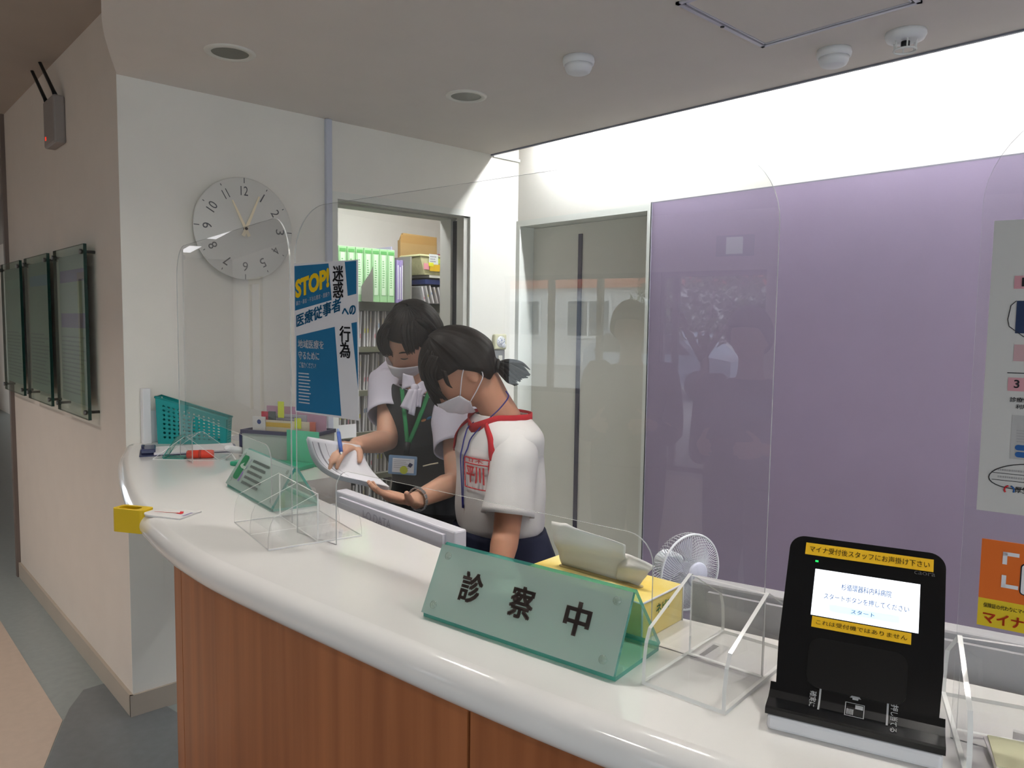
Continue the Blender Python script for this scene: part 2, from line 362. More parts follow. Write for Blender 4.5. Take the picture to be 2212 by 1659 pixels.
# lobby ceiling and soffit above the counter
CURVE = [(-2.99, 0.826), (-2.73, 0.733), (-2.40, 0.645), (-2.06, 0.574), (-1.73, 0.533), (-1.48, 0.526), (-1.25, 0.546), (-1.0, 0.577), (-0.75, 0.611), (-0.5, 0.656), (0.0, 0.77), (0.5, 0.93), (1.0, 1.13), (1.5, 1.37)]
SOF = [(XC, 0.834), (-2.756, 0.746), (-2.555, 0.677), (-2.339, 0.619), (-2.0, 0.55), (-1.5, 0.505), (-1.0, 0.555), (-0.5, 0.635), (0.0, 0.75), (0.6, 0.96), (1.2, 1.24), (4.0, 1.6)]
sp = crom([(a, b, 0) for a, b in SOF], 6)
bm = BM(); prism(bm, [(p.x, p.y) for p in sp] + [(4.0, 2.6), (XC, 2.6)], lambda a, b, t: Vector((a, b, t)), ZC, ZL); struct('ceiling', bm, M_CEIL)
bm = BM(); box(bm, -15, -5.6, ZL, 4.15, 3.0, ZL + 0.15); struct('ceiling_lobby', bm, mat('lobby_ceiling_paint', 'a99f96', 0.85, 0.1, var=0.02))
bm = BM(); box(bm, XC, 2.594, ZC - 0.006, 4.0, 2.606, ZC + 0.012); struct('trim_8', bm, mat('cove_trim', '7d7f8c', 0.4, 0.4, metal=0.3, var=0.02))
bm = BM(); box(bm, XC, 2.606, ZC - 0.012, XC + 0.012, YB, ZC + 0.002); struct('trim_9', bm, M_FRAME)
# window wall of the lobby
bm = BM()
box(bm, -6.0, WY - 0.12, 2.05, 4.0, WY, 2.75); box(bm, -6.0, WY - 0.12, 0, -5.0, WY, 2.05); box(bm, -5.0, WY - 0.12, 0, -3.2, WY, 0.75)
box(bm, -2.0, WY - 0.12, 0, -1.6, WY + 0.2, 2.05); box(bm, 0.4, WY - 0.12, 0, 1.4, WY, 2.05); box(bm, -1.6, WY - 0.12, 0, 4.0, WY, 0.6); struct('wall_front', bm, M_CORR)  # wide pier between the right windows added to darken the right screen's reflection
M_SASH = mat('dark_sash', '55504f', 0.45, 0.3, var=0.03)
def window(n, x0, x1, z0, z1, mull):
    w = tag(bpy.data.objects.new('window_%d' % n, None), kind='structure'); COL.objects.link(w)
    bm = BM()
    for x in [x0, x1] + mull: box(bm, x - 0.03, WY - 0.09, z0, x + 0.03, WY - 0.03, z1)
    box(bm, x0, WY - 0.09, z0, x1, WY - 0.03, z0 + 0.05); box(bm, x0, WY - 0.09, z1 - 0.05, x1, WY - 0.03, z1); link('window_frame', bm, M_SASH, w)
    bm = BM(); box(bm, x0, WY - 0.065, z0, x1, WY - 0.057, z1); link('window_pane', bm, M_WGLASS, w)
window(1, -5.0, -3.2, 0.75, 2.05, [-4.4, -3.8]); window(2, -3.1, -2.0, 0.02, 2.05, [-2.95]); window(3, -1.6, 0.4, 0.6, 2.05, [-0.6]); window(5, 1.4, 4.0, 0.6, 2.05, [2.7])  # the two right-hand windows are unseen, added for more daylight
bm = BM(); box(bm, -3.2, WY - 0.12, 0, -3.1, WY, 2.05); struct('trim_10', bm, M_SASH)
# outdoors, seen mirrored in the screens
bm = BM(); box(bm, -60, -70, -0.15, 40, WY - 0.12, -0.05); tag(link('pavement', bm, mat('pavement', '9a9a98', 0.8, 0.2, var=0.08)), kind='structure')
bm = BM(); box(bm, -8.0, WY - 3.2, 2.5, 4.2, WY - 0.12, 2.75); tag(link('canopy', bm, mat('canopy_white', 'cfcfcb', 0.7, 0.2, var=0.02)), 'white entrance canopy outside the lobby windows', 'canopy')
bl = thing('building', 'white building with an orange band seen mirrored in the screen', 'building', (-14, -24, 0))
bm = BM(); box(bm, -14, -6, -0.1, 16, 0, 7.0); link('wall', bm, mat('facade_white', 'd9dadc', 0.8, 0.2, var=0.03), bl)
bm = BM(); box(bm, -14, 0, 2.9, 16, 0.15, 3.6); link('band', bm, mat('orange_band', 'd07452', 0.8, 0.2, var=0.03), bl)
for i in range(9):
    x = -12 + i * 3.0
    bm = BM(); box(bm, x, 0, 1.0, x + 1.9, 0.06, 2.5); w = link('window', bm, mat('facade_frame', 'e8eaec', 0.5, 0.3, var=0.02), bl)
    bm = BM()
    for k in range(2): box(bm, x + 0.1 + k * 0.9, 0.06, 1.1, x + 0.9 + k * 0.9, 0.08, 2.4)
    link('pane', bm, mat('facade_pane', '5b6a78', 0.1, 0.5, var=0.1), w)
tr = thing('street_tree', 'leafy round tree outside the lobby seen mirrored in the screen', 'tree', (-4.9, -12.5, -0.05))
bm = BM(); tube(bm, [(0, 0, 0), (0.05, 0, 0.8), (0, 0.05, 1.3)], [0.12, 0.09, 0.08])
for k in range(6):
    a = k * 1.05; tube(bm, [(0, 0.03, 0.9), (0.45 * cos(a), 0.45 * sin(a), 1.6), (0.8 * cos(a), 0.8 * sin(a), 2.2)], [0.06, 0.04, 0.02], 6)
link('trunk', bm, mat('bark', '5b4c40', 0.9, 0.1, var=0.2), tr)
bm = BM()
for k in range(1500):
    d = Vector((random.gauss(0, 1), random.gauss(0, 1), random.gauss(0, 1))).normalized(); rr = random.uniform(0.55, 1.0)
    c = Vector((d.x * 1.45 * rr, d.y * 1.45 * rr, 2.05 + d.z * 0.85 * rr)); u = Vector((random.gauss(0, 1), random.gauss(0, 1), random.gauss(0, 1))).normalized(); v = u.orthogonal().normalized()
    s = random.uniform(0.07, 0.12); quad(bm, [c - u * s, c - v * s * 0.5, c + u * s, c + v * s * 0.5])
link('foliage', bm, mat('leaves', '6d7d55', 0.7, 0.2, var=0.4, vscale=3), tr)
car = thing('parked_car', 'silver blue hatchback parked by the tree outside the lobby', 'car', (-6.3, -14.5, -0.05), 0.2)
bm = BM(); prism(bm, [(-1.9, 0.3), (1.9, 0.3), (1.9, 0.85), (1.2, 0.95), (0.6, 1.42), (-1.3, 1.45), (-1.85, 0.95)], lambda a, b, t: Vector((a, t, b)), -0.8, 0.8); link('body', bm, mat('car_paint', '9aa8bd', 0.25, 0.5, var=0.02), car)
bm = BM()
for s in (-0.81, 0.805): prism(bm, [(-1.55, 0.95), (1.0, 0.95), (0.55, 1.36), (-1.2, 1.38)], lambda a, b, t: Vector((a, t, b)), s, s + 0.01)
link('side_windows', bm, M_BLACK, car)
for x in (-1.15, 1.2):
    for y in (-0.78, 0.78):
        bm = BM(); lathe(bm, [(0.05, -0.1), (0.3, -0.1), (0.32, 0), (0.3, 0.1), (0.05, 0.1)], 20, Matrix.Translation((x, y, 0.32)) @ Matrix.Rotation(pi / 2, 4, 'X')); link('wheel', bm, M_BLK2, car)
# ------------------------------------------------------------------ lamps of the place, plus unseen downlights added over the counter
M_TUBE = mat('fluorescent_glow', 'ffffff', emit='f6fbff', estr=COVE)
for i in range(5):
    x0 = -2.76 + i * 1.33
    t = thing('fluorescent_lamp', 'fluorescent tube hidden in the ceiling cove above the purple wall', 'lamp', (x0, 2.70, 2.49), 0, 'cove tubes')
    bm = BM(); tube(bm, [(0.03, 0, 0), (1.2, 0, 0)], 0.016, 10); link('glass_tube', bm, M_TUBE, t)
    bm = BM(); box(bm, 0, -0.03, 0.03, 1.23, 0.03, ZL - 2.49); box(bm, 0, -0.012, -0.02, 0.025, 0.012, 0.03); box(bm, 1.205, -0.012, -0.02, 1.23, 0.012, 0.03); link('lamp_holder', bm, M_WHITE, t)
t = thing('ceiling_lamp', 'fluorescent ceiling lamp in the storage room behind the doorway', 'lamp', (-3.45, 2.3, 2.5))
bm = BM(); box(bm, -0.1, -0.6, -0.05, 0.1, 0.6, 0); link('housing', bm, M_WHITE, t)
bm = BM(); box(bm, -0.09, -0.58, -0.056, 0.09, 0.58, -0.05); link('diffuser', bm, mat('storage_glow', 'ffffff', emit='f8fbff', estr=STOR), t)
M_WARM = mat('warm_glow', 'ffd9a8', emit='ffb878', estr=DOWN)
for i, (x, y) in enumerate(((-4.6, -0.7), (-3.0, -0.8), (-1.1, -0.9), (0.5, -0.9), (2.1, -0.9), (-2.7, -2.6), (-1.1, -2.6), (0.5, -2.6), (2.1, -2.6), (-2.7, -4.4), (0.5, -4.4))):
    t = thing('lobby_downlight', 'warm recessed downlight in the lobby ceiling seen only as a reflection', 'ceiling light', (x, y, ZL), 0, 'lobby downlights')
    bm = BM(); lathe(bm, [(0.08, -0.008), (0.1, -0.008), (0.1, 0), (0.08, 0)], 24); link('ring', bm, M_WHITE, t)
    bm = BM(); lathe(bm, [(0.001, -0.004), (0.078, -0.004)], 24); link('lens', bm, M_WARM, t)
    lp = light('downlight_beam', 'AREA', (x, y, ZL - 0.012), LOBW * (2.1 if x < -2 and y > -1 else 1), (1.0, 0.93, 0.85), 0.14); lp.data.shape = 'DISK'; lp.data.spread = radians(112)
for i, (x, y) in enumerate(((-7.5, -0.45), (-10.0, -0.45), (-12.4, -0.45), (1.2, -3.3))):
    t = thing('corridor_lamp', 'long fluorescent fitting on the corridor ceiling seen only as a reflection', 'ceiling light', (x, y, ZL), 0, 'corridor lamps')
    bm = BM(); box(bm, -0.6, -0.09, -0.05, 0.6, 0.09, 0); link('housing', bm, M_WHITE, t)
    bm = BM(); box(bm, -0.58, -0.08, -0.055, 0.58, 0.08, -0.05); link('diffuser', bm, mat('corridor_glow', 'ffffff', emit='fdfbff', estr=CORL), t)
es = thing('exit_sign', 'green and white emergency exit sign over the lobby doors seen only as a reflection', 'sign', (-2.35, WY + 0.03, 2.28))
bm = BM(); rbox(bm, -0.18, -0.02, -0.1, 0.18, 0.02, 0.1, 0.006); link('housing', bm, M_GREEN, es)
bm = BM(); box(bm, -0.08, 0.02, -0.08, 0.08, 0.022, 0.08); link('panel', bm, mat('exit_glow', 'e9fff0', emit='d8ffe6', estr=1.0), es)
for i, (x, y) in enumerate(((-1.85, 0.80), (-1.05, 1.08), (-0.25, 1.25), (0.55, 1.45), (1.4, 1.65))):
    t = thing('added_counter_downlight', 'lit recessed downlight added over the counter, unseen above the frame', 'ceiling light', (x, y, ZC), 0, 'added counter downlights')  # unseen lit lamps, added to brighten the countertop and the people
    bm = BM(); lathe(bm, [(0.055, 0.0), (0.058, -0.006), (0.076, -0.006), (0.08, 0.0)], 24); link('trim_ring', bm, M_WHITE, t)
    bm = BM(); lathe(bm, [(0.001, -0.003), (0.055, -0.003)], 24); link('lens', bm, mat('added_counter_glow', 'ffffff', emit='fff4e2', estr=DOWN), t)
    lp = light('added_counter_beam', 'AREA', (x, y, ZC - 0.008), CTRW, (1.0, 0.97, 0.93), 0.1); lp.data.shape = 'DISK'; lp.data.spread = radians(140)
# ------------------------------------------------------------------ ceiling fittings of the reception
for (px, py, lab) in ((497, 113, 'white ringed recessed downlight, unlit, nearest the left end of the ceiling'), (1007, 207, 'white ringed recessed downlight, unlit, over the two people')):
    p = Pz(px, py, ZC); t = thing('recessed_downlight', lab, 'ceiling light', p, 0, 'reception downlights')
    bm = BM(); lathe(bm, [(0.058, 0.0), (0.06, -0.006), (0.076, -0.006), (0.08, -0.001), (0.08, 0.0)], 32); link('trim_ring', bm, M_WHITE2, t)
    bm = BM(); lathe(bm, [(0.058, -0.0025), (0.056, -0.0015), (0.001, -0.0012)], 32); link('baffle', bm, mat('unlit_baffle', '6b6a60', 0.4, 0.4, var=0.05), t)
for (px, py, lab) in ((1250, 125, 'white round smoke detector over the back of the reception'), (1802, 108, 'white domed smoke detector beside the ceiling hatch')):
    p = Pz(px, py, ZC); t = thing('smoke_detector', lab, 'smoke detector', p, 0, 'smoke detectors')
    bm = BM(); lathe(bm, [(0.05, 0), (0.052, -0.012), (0.05, -0.022), (0.046, -0.024)], 32); link('base', bm, M_WHITE, t)
    bm = BM(); lathe(bm, [(0.045, -0.024), (0.044, -0.034), (0.038, -0.046), (0.03, -0.05), (0.001, -0.051)], 32); link('dome', bm, M_WHITE, t)
p = Pz(1957, 70, ZC); t = thing('heat_detector', 'white detector with a clear cage by the cove edge', 'smoke detector', p)
bm = BM(); lathe(bm, [(0.055, 0), (0.056, -0.01), (0.05, -0.022), (0.035, -0.026)], 32); link('base', bm, M_WHITE, t)
bm = BM()
for k in range(6):
    a = k * pi / 3; tube(bm, [(0.032 * cos(a), 0.032 * sin(a), -0.025), (0.03 * cos(a), 0.03 * sin(a), -0.05)], 0.0022, 6)
tube(bm, [(0.03 * cos(k * pi / 10), 0.03 * sin(k * pi / 10), -0.051) for k in range(20)], 0.003, 6, closed=True); link('cage', bm, M_EDGE, t)
bm = BM(); lathe(bm, [(0.012, -0.024), (0.012, -0.04), (0.001, -0.042)], 16); link('sensor', bm, M_BLK2, t)
hx0, hy0, hx1, hy1 = -1.258, 1.738, -0.798, 2.192
t = thing('ceiling_hatch', 'square inspection hatch with an aluminium frame in the ceiling', 'ceiling hatch', (hx0, hy0, ZC))
w = hx1 - hx0; d = hy1 - hy0; bm = BM()
for a, b, c2, e in ((0, 0, w, 0.012), (0, d - 0.012, w, d), (0, 0, 0.012, d), (w - 0.012, 0, w, d)): box(bm, a, b, -0.006, c2, e, 0.001)
for a, b, c2, e in ((0.017, 0.017, w - 0.017, 0.022), (0.017, d - 0.022, w - 0.017, d - 0.017), (0.017, 0.017, 0.022, d - 0.017), (w - 0.022, 0.017, w - 0.017, d - 0.017)): box(bm, a, b, -0.004, c2, e, 0.001)
link('frame', bm, mat('aluminium_frame', 'c9c9d2', 0.35, 0.5, metal=0.4, var=0.02), t)
bm = BM(); box(bm, 0.022, 0.022, -0.002, w - 0.022, d - 0.022, 0.001); link('panel', bm, M_CEIL, t)
bm = BM(); lathe(bm, [(0.006, -0.008), (0.006, 0)], 12, Matrix.Translation((0.006, 0.22, 0))); link('latch', bm, M_INK, t)
# wall trunking, thermostat, switch
bm = BM(); rbox(bm, XC, 1.648, 0.6, XC + 0.022, 1.676, ZC - 0.001, 0.004); tag(link('cable_trunking', bm, mat('trunking', 'c3c6d2', 0.45, 0.4, var=0.01)), 'pale vertical cable trunking on the wall left of the doorway', 'trunking')
t = thing('wall_timer', 'small cream wall timer with a round dial above the light switch', 'timer', (XC, 2.66, 1.407))
bm = BM(); rbox(bm, 0, -0.043, -0.04, 0.022, 0.043, 0.04, 0.008, 3); link('case', bm, mat('cream_case', 'd6d2b4', 0.5, 0.3, var=0.02), t)
bm = BM(); RY = Matrix.Rotation(pi / 2, 4, 'Y'); lathe(bm, [(0.03, 0.022), (0.029, 0.025), (0.001, 0.025)], 28, RY); lathe(bm, [(0.014, 0.022), (0.013, 0.026), (0.001, 0.026)], 20, Matrix.Translation((0, 0.02, -0.02)) @ RY); link('dial', bm, M_WHITE, t)
bm = BM()
for k in range(14):
    a = random.uniform(0, 2 * pi); r = random.uniform(0.008, 0.026); box(bm, 0.0262, r * cos(a) - 0.002, r * sin(a) - 0.002, 0.0266, r * cos(a) + 0.002, r * sin(a) + 0.002)
box(bm, 0.0262, -0.0008, 0.0, 0.0268, 0.0008, 0.018); link('dial_marks', bm, mat('blue_ink', '5a6c9c', 0.5, 0.3, var=0.05), t)
t = thing('light_switch', 'grey switch plate with a white rocker under the wall timer', 'switch', (XC, 2.662, 1.305))
bm = BM(); rbox(bm, 0, -0.036, -0.06, 0.012, 0.036, 0.058, 0.003); link('plate', bm, mat('switch_grey', '8d8d90', 0.4, 0.4, var=0.03), t)
bm = BM(); rbox(bm, 0.012, -0.014, -0.03, 0.018, 0.014, 0.03, 0.002); link('rocker', bm, M_WHITE2, t)
# wall clock
CK = Vector((XC + 0.032, 1.278, 1.862)); t = thing('wall_clock', 'large round white wall clock with pale gold hands', 'clock', CK)
bm = BM(); lathe(bm, [(0.195, -0.006), (0.2, -0.004), (0.2, 0.002), (0.197, 0.004), (0.001, 0.004)], 64, RY); link('face', bm, mat('clock_face', 'd8d6d0', 0.45, 0.3, var=0.01), t)
bm = BM(); lathe(bm, [(0.07, -0.032), (0.07, -0.006)], 32, RY); link('movement', bm, M_WHITE, t)
bm = BM()
def ck(a, b, z=0.0045): return Vector((z, a, b))
for h in range(1, 13):
    a = radians(90 - h * 30); c = Vector((cos(a), sin(a)))
    rot = a - pi / 2
    if h in (3,): rot = -pi / 2
    s = str(h); wd = {1: 0.005, 11: 0.02, 10: 0.034, 12: 0.03}.get(h, 0.021); ht = 0.036
    ctr = c * 0.148
    text_into(bm, s, -wd / 2, -ht / 2, wd / 2, ht / 2, lambda x, y: ck(ctr.x + x * cos(rot) - y * sin(rot), ctr.y + x * sin(rot) + y * cos(rot)))
    L0, L1 = (0.178, 0.199) if h % 3 == 0 else (0.182, 0.19); tt = Vector((-c.y, c.x)) * 0.0016
    quad(bm, [ck(*(c * L0 - tt)), ck(*(c * L1 - tt)), ck(*(c * L1 + tt)), ck(*(c * L0 + tt))])
link('numerals', bm, mat('clock_ink', '5a5a5c', 0.5, 0.3, var=0.03), t)
for nm, ang, L, w, z in (('hour_hand', -26, 0.118, 0.0068, 0.012), ('minute_hand', 23, 0.142, 0.0072, 0.017)):
    a = radians(90 - ang); c = Vector((cos(a), sin(a))); n = Vector((-c.y, c.x)); bm = BM()
    prism(bm, [tuple(c * -0.032 - n * w), tuple(c * L - n * w * 0.45), tuple(c * L + n * w * 0.45), tuple(c * -0.032 + n * w)], lambda x, y, tt: ck(x, y, tt), z, z + 0.0015); link(nm, bm, M_BRASS, t)
bm = BM(); lathe(bm, [(0.006, 0.004), (0.006, 0.021), (0.001, 0.022)], 14, RY); link('hub', bm, M_INK, t)
# wireless access point on the corridor wall
p = Py(131, 272, YC); t = thing('access_point', 'grey wireless unit with two black aerials high on the corridor wall', 'wireless router', (p.x, YC, p.z - 0.09))
bm = BM(); rbox(bm, -0.10, -0.045, 0.0, 0.09, 0, 0.2, 0.008); link('case', bm, mat('router_grey', '8c8480', 0.5, 0.3, var=0.03), t)
for x in (-0.085, 0.075):
    bm = BM(); tube(bm, [(x, -0.03, 0.19), (x - 0.02, -0.035, 0.22), (x - 0.30, -0.05, 0.46)], [0.011, 0.008, 0.006], 8); link('antenna', bm, M_BLK2, t)
bm = BM(); box(bm, -0.07, -0.047, 0.03, -0.055, -0.044, 0.045); link('status_light', bm, mat('red_led', 'c04030', emit='ff3a20', estr=0.8), t)
# three glass panels on the corridor wall
GY = YC - 0.04
for i, (l, r, rb, lab, hc) in enumerate(((3, 43, 54, 'glass notice panel farthest along the corridor wall', 'a9b4aa'), (54, 103, 118, 'middle glass notice panel on the corridor wall with a blue header', '8fa0ba'), (118, 183, 198, 'glass notice panel nearest the wall corner with purple headers', '8a6ea6'))):
    z1, z0 = 1.79, 1.098; xr = Py(r, 540 if i < 2 else 529, GY).x; xl = Py(l, 560, GY).x; w = xr - xl
    t = thing('wall_notice', lab, 'notice panel', (xl, GY, z0), 0, 'glass notice panels on the corridor wall'); h = z1 - z0
    bm = BM(); prism(bm, [(0, 0), (w, 0), (w, h), (0, h)], lambda a, b, q: Vector((a, q, b)), -0.006, 0.006, 0, 1); link('glass', bm, [clear('panel_glass', (0.78, 0.86, 0.83), 1.4, 1.5, haze=0.03, hazecol=(0.35, 0.45, 0.42), top=0.25), mat('dark_glass_edge', '17342e', 0.15, 0.5, var=0.1)], t)
    bm = BM(); box(bm, 0.03, 0.008, 0.05, w - 0.03, 0.010, h - 0.03); link('sheet', bm, mat('panel_sheet', 'a9aca6', 0.6, 0.2, var=0.02), t)
    bm = BM(); T3 = lambda a, b: Vector((a, 0.0076, b))
    poly_into(bm, [(0.05, h - 0.14), (w - 0.05, h - 0.14), (w - 0.05, h - 0.09), (0.05, h - 0.09)], T3, 0)
    if i == 2: poly_into(bm, [(0.05, h - 0.33), (w - 0.05, h - 0.33), (w - 0.05, h - 0.27), (0.05, h - 0.27)], T3, 0)
    bars_into(bm, 0.05, 0.08, w - 0.05, h - 0.36, 14, T3, 1, 0.35, 0.7); link('print', bm, [mat('header_%d' % i, hc, 0.6, 0.2, var=0.04), M_GREYINK], t)
    for a in (0.02, w - 0.02):
        for b in (0.03, h - 0.03):
            bm = BM(); lathe(bm, [(0.009, -0.016), (0.01, -0.014), (0.01, -0.006), (0.006, -0.006), (0.006, 0.04)], 12, Matrix.Translation((a, 0, b)) @ Matrix.Rotation(-pi / 2, 4, 'X')); link('standoff', bm, mat('dull_metal', '6c6a68', 0.35, 0.5, metal=0.8, var=0.03), t)
# ------------------------------------------------------------------ the counter
cp = crom([(a, b, 0) for a, b in CURVE], 8)
BACK = [(-2.99, 1.18), (-1.991, 1.18), (-1.99, 0.965), (-1.7, 0.945), (-1.44, 0.932), (-1.18, 0.928), (-0.9, 0.95), (-0.66, 0.994), (-0.535, 1.027), (-0.29, 1.092), (0.0, 1.18), (0.5, 1.34), (1.0, 1.55), (1.5, 1.8)]
def yback(x):
    for (a, b), (c, d) in zip(BACK, BACK[1:]):
        if a <= x <= c: return b + (d - b) * (x - a) / (c - a)
    return BACK[-1][1]
xs = sorted(set([p.x for p in cp] + [-1.991, -1.99]))
def yfront(x):
    for a, c in zip(cp, cp[1:]):
        if a.x <= x <= c.x: return a.y + (c.y - a.y) * (x - a.x) / (c.x - a.x)
    return cp[-1].y
counter = thing('reception_counter', 'long curved reception counter with a white rounded top and wooden front', 'counter', (0, 0, 0))
bm = BM(); RN = 0.031; prof = [(RN * (1 - sin(radians(a))) , RN * cos(radians(a))) for a in range(0, 181, 15)]
rows = []
for i, x in enumerate(xs):
    y = yfront(x); e = 0.01; t = Vector((2 * e, yfront(min(x + e, 1.5)) - yfront(max(x - e, -2.99)), 0)).normalized(); n = Vector((-t.y, t.x, 0))
    if x < -2.985: n = Vector((0, 1, 0))
    P = Vector((x, y, 0)); r = [bm.verts.new(Vector((x, yback(x), ZT)))]
    r += [bm.verts.new(P + n * a + Vector((0, 0, ZT - RN + b))) for a, b in prof]
    r += [bm.verts.new(Vector((x, yback(x), ZT - 2 * RN)))]
    rows.append(r)
for a, b in zip(rows, rows[1:]):
    k = len(a)
    for j in range(k):
        f = bm.faces.new([a[j], a[(j + 1) % k], b[(j + 1) % k], b[j]]); f.smooth = 1 <= j < k - 2
bm.faces.new(rows[0]); bm.faces.new(rows[-1][::-1])
link('countertop', bm, M_CTOP, counter)
def offs(x, d):
    e = 0.01; t = Vector((2 * e, yfront(min(x + e, 1.5)) - yfront(x - e), 0)).normalized(); return Vector((x, yfront(x), 0)) + Vector((-t.y, t.x, 0)) * d
M_WOOD = mat('cherry_veneer', 'a9683f', 0.38, 0.35, vscale=2.2, stretch=(14, 14, 0.55), col2='8e5330')
def front(x0, x1, name, d=0.032, th=0.03, z0=0.0, z1=ZT - 2 * RN, mt=M_WOOD):
    n = max(2, int((x1 - x0) / 0.06)); A = [offs(x0 + (x1 - x0) * i / n, d) for i in range(n + 1)]; B = [offs(x0 + (x1 - x0) * i / n, d + th) for i in range(n + 1)]
    bm = BM(); prism(bm, [(p.x, p.y) for p in A] + [(p.x, p.y) for p in reversed(B)], lambda a, b, t: Vector((a, b, t)), z0, z1); return link(name, bm, mt, counter)
front(-1.70, -1.649, 'front_panel'); front(-1.646, -0.770, 'front_panel'); front(-0.764, 0.60, 'front_panel'); front(0.605, 1.48, 'front_panel')
front(-1.70, 1.48, 'backing_panel', 0.055, 0.02, 0, ZT - 2 * RN, mat('panel_shadow_gap', '2a1c14', 0.6, 0.2, var=0.05))
bm = BM(); box(bm, -1.70, yfront(-1.7) + 0.036, 0, -1.675, 0.93, ZT - 2 * RN); link('side_panel', bm, M_WOOD, counter)
bm = BM(); box(bm, -2.03, 0.96, 0, -1.995, 1.178, ZT - 2 * RN); box(bm, -2.99, 1.15, 0.6, -2.03, 1.178, ZT - 2 * RN); link('end_panel', bm, M_WHITE2, counter)
# staff-side desk, lower
desk = thing('staff_desk', 'low white desk running behind the reception counter', 'desk', (0, 0, 0))
bm = BM(); xs2 = [-1.96 + i * 0.15 for i in range(24)]
A = [(x, yback(x) + 0.002) for x in xs2]; B = [(x, yback(x) + 0.24) for x in reversed(xs2)]
prism(bm, A + B, lambda a, b, t: Vector((a, b, t)), 0.69, 0.72); link('desktop', bm, M_WHITE2, desk)
for x in (-1.94, -0.9, 0.2, 1.3):
    bm = BM(); box(bm, x, yback(x) + 0.01, 0, x + 0.03, yback(x) + 0.22, 0.69); link('leg', bm, M_WHITE2, desk)
# ------------------------------------------------------------------ monitors seen from behind
def monitor(name, lab, A, B, ztop, ht, mt, brand=None):
    A = Vector((*A, 0)); B = Vector((*B, 0)); u = (B - A).normalized(); L = (B - A).length
    t = thing(name, lab, 'monitor', (A.x, A.y, 0.72), atan2(u.y, u.x)); z1 = ztop - 0.72; z0 = z1 - ht
    bm = BM(); rbox(bm, 0, 0.012, z0, L, 0.045, z1, 0.004); link('screen_case', bm, mt, t)
    bm = BM(); prism(bm, [(0.03, z0 + 0.02), (L - 0.03, z0 + 0.02), (L - 0.03, z1 - 0.012), (0.03, z1 - 0.012)], lambda a, b, q: Vector((a, q, b)), 0.004, 0.014); link('back_cover', bm, mt, t)
    bm = BM(); box(bm, 0.02, 0.0452, z0 + 0.02, L - 0.02, 0.0465, z1 - 0.02); link('display', bm, M_BLACK, t)
    bm = BM(); box(bm, L / 2 - 0.03, 0.05, 0.02, L / 2 + 0.03, 0.075, z0 + 0.12); link('stand', bm, mt, t)
    bm = BM(); rbox(bm, L / 2 - 0.11, 0.0, 0, L / 2 + 0.11, 0.16, 0.02, 0.004); link('foot', bm, mt, t)
    if brand:
        bm = BM(); text_into(bm, brand, 0.15, z1 - 0.044, 0.275, z1 - 0.022, lambda a, b: Vector((a, 0.0035, b)), 0.01); link('brand_lettering', bm, mat('pale_logo', 'b9b6c2', 0.5, 0.3, var=0.02), t)
M_MON = mat('monitor_white', 'd9d8e0', 0.35, 0.4, var=0.01)
monitor('computer_monitor', 'white monitor seen from behind with faint lettering at the back of the counter', (-1.72, 0.962), (-1.215, 0.952), 1.068, 0.30, M_MON, 'I-O DATA')
monitor('computer_monitor', 'grey back of a wide monitor behind the clear holder and black card reader', (-0.668, 1.002), (-0.10, 1.16), 1.097, 0.32, mat('monitor_grey', 'b4b3b6', 0.4, 0.4, var=0.01))
rt = thing('network_hub', 'pale grey hub with square sockets standing behind the counter under the papers', 'network hub', (-1.86, 1.03, 0.72), 0.12)
bm = BM(); rbox(bm, -0.04, 0, 0, 0.17, 0.05, 0.265, 0.005); link('case', bm, mat('hub_grey', 'c4c6cc', 0.4, 0.4, var=0.02), rt)
bm = BM()
for k in range(2): box(bm, 0.03 + k * 0.04, -0.002, 0.225, 0.048 + k * 0.04, 0.001, 0.243)
link('socket', bm, M_INK, rt)

# ------------------------------------------------------------------ tall clear screens standing on the counter
def screen(name, lab, P0, u, s0, s1, c0, c1):
    u = Vector((*u, 0)).normalized(); t = thing(name, lab, 'acrylic screen', (*P0, ZT), atan2(u.y, u.x)); H = 0.697; R = 0.105; r = 0.042; hc = 0.158
    poly = [(s0, 0.0)] + arc(s0 + R, H - R, R, 180, 90, 12) + arc(s1 - R, H - R, R, 90, 0, 12) + [(s1, 0.0), (c1, 0.0)] + arc(c1 - r, hc - r, r, 0, 90, 6) + arc(c0 + r, hc - r, r, 90, 180, 6) + [(c0, 0.0)]
    bm = BM(); prism(bm, poly, lambda a, b, q: Vector((a, q, b)), 0.0, 0.003, 0, 1); link('clear_sheet', bm, [M_PANE, M_PEDGE], t)
    for x in ((s0 + c0) / 2, (s1 + c1) / 2):
        bm = BM(); box(bm, x - 0.012, -0.0, 0.0, x + 0.012, 0.06, 0.003); link('foot', bm, [M_ACR], t)
    return t
screen('acrylic_screen', 'tall clear screen in the middle of the counter with the blue poster on it', (-1.375, 0.777), (0.9911, 0.1331), -0.135, 0.901, 0.002, 0.737)
screen('acrylic_screen', 'tall clear screen at the left end of the counter before the wall clock', (-2.47, 0.88), (0.9944, -0.1061), -0.152, 0.888, 0.006, 0.752)
screen('acrylic_screen', 'tall clear screen cut by the right edge of the photo behind the card reader', (-0.27, 0.925), (0.9759, 0.218), 0.005, 1.04, 0.145, 0.90)
def on_screen(P0, u, off=-0.0015):
    u = Vector((*u, 0)).normalized(); n = Vector((-u.y, u.x, 0)); o = Vector((*P0, ZT)) + n * off
    return lambda s, z, k=0.0: o + u * s + Vector((0, 0, z)) - n * k
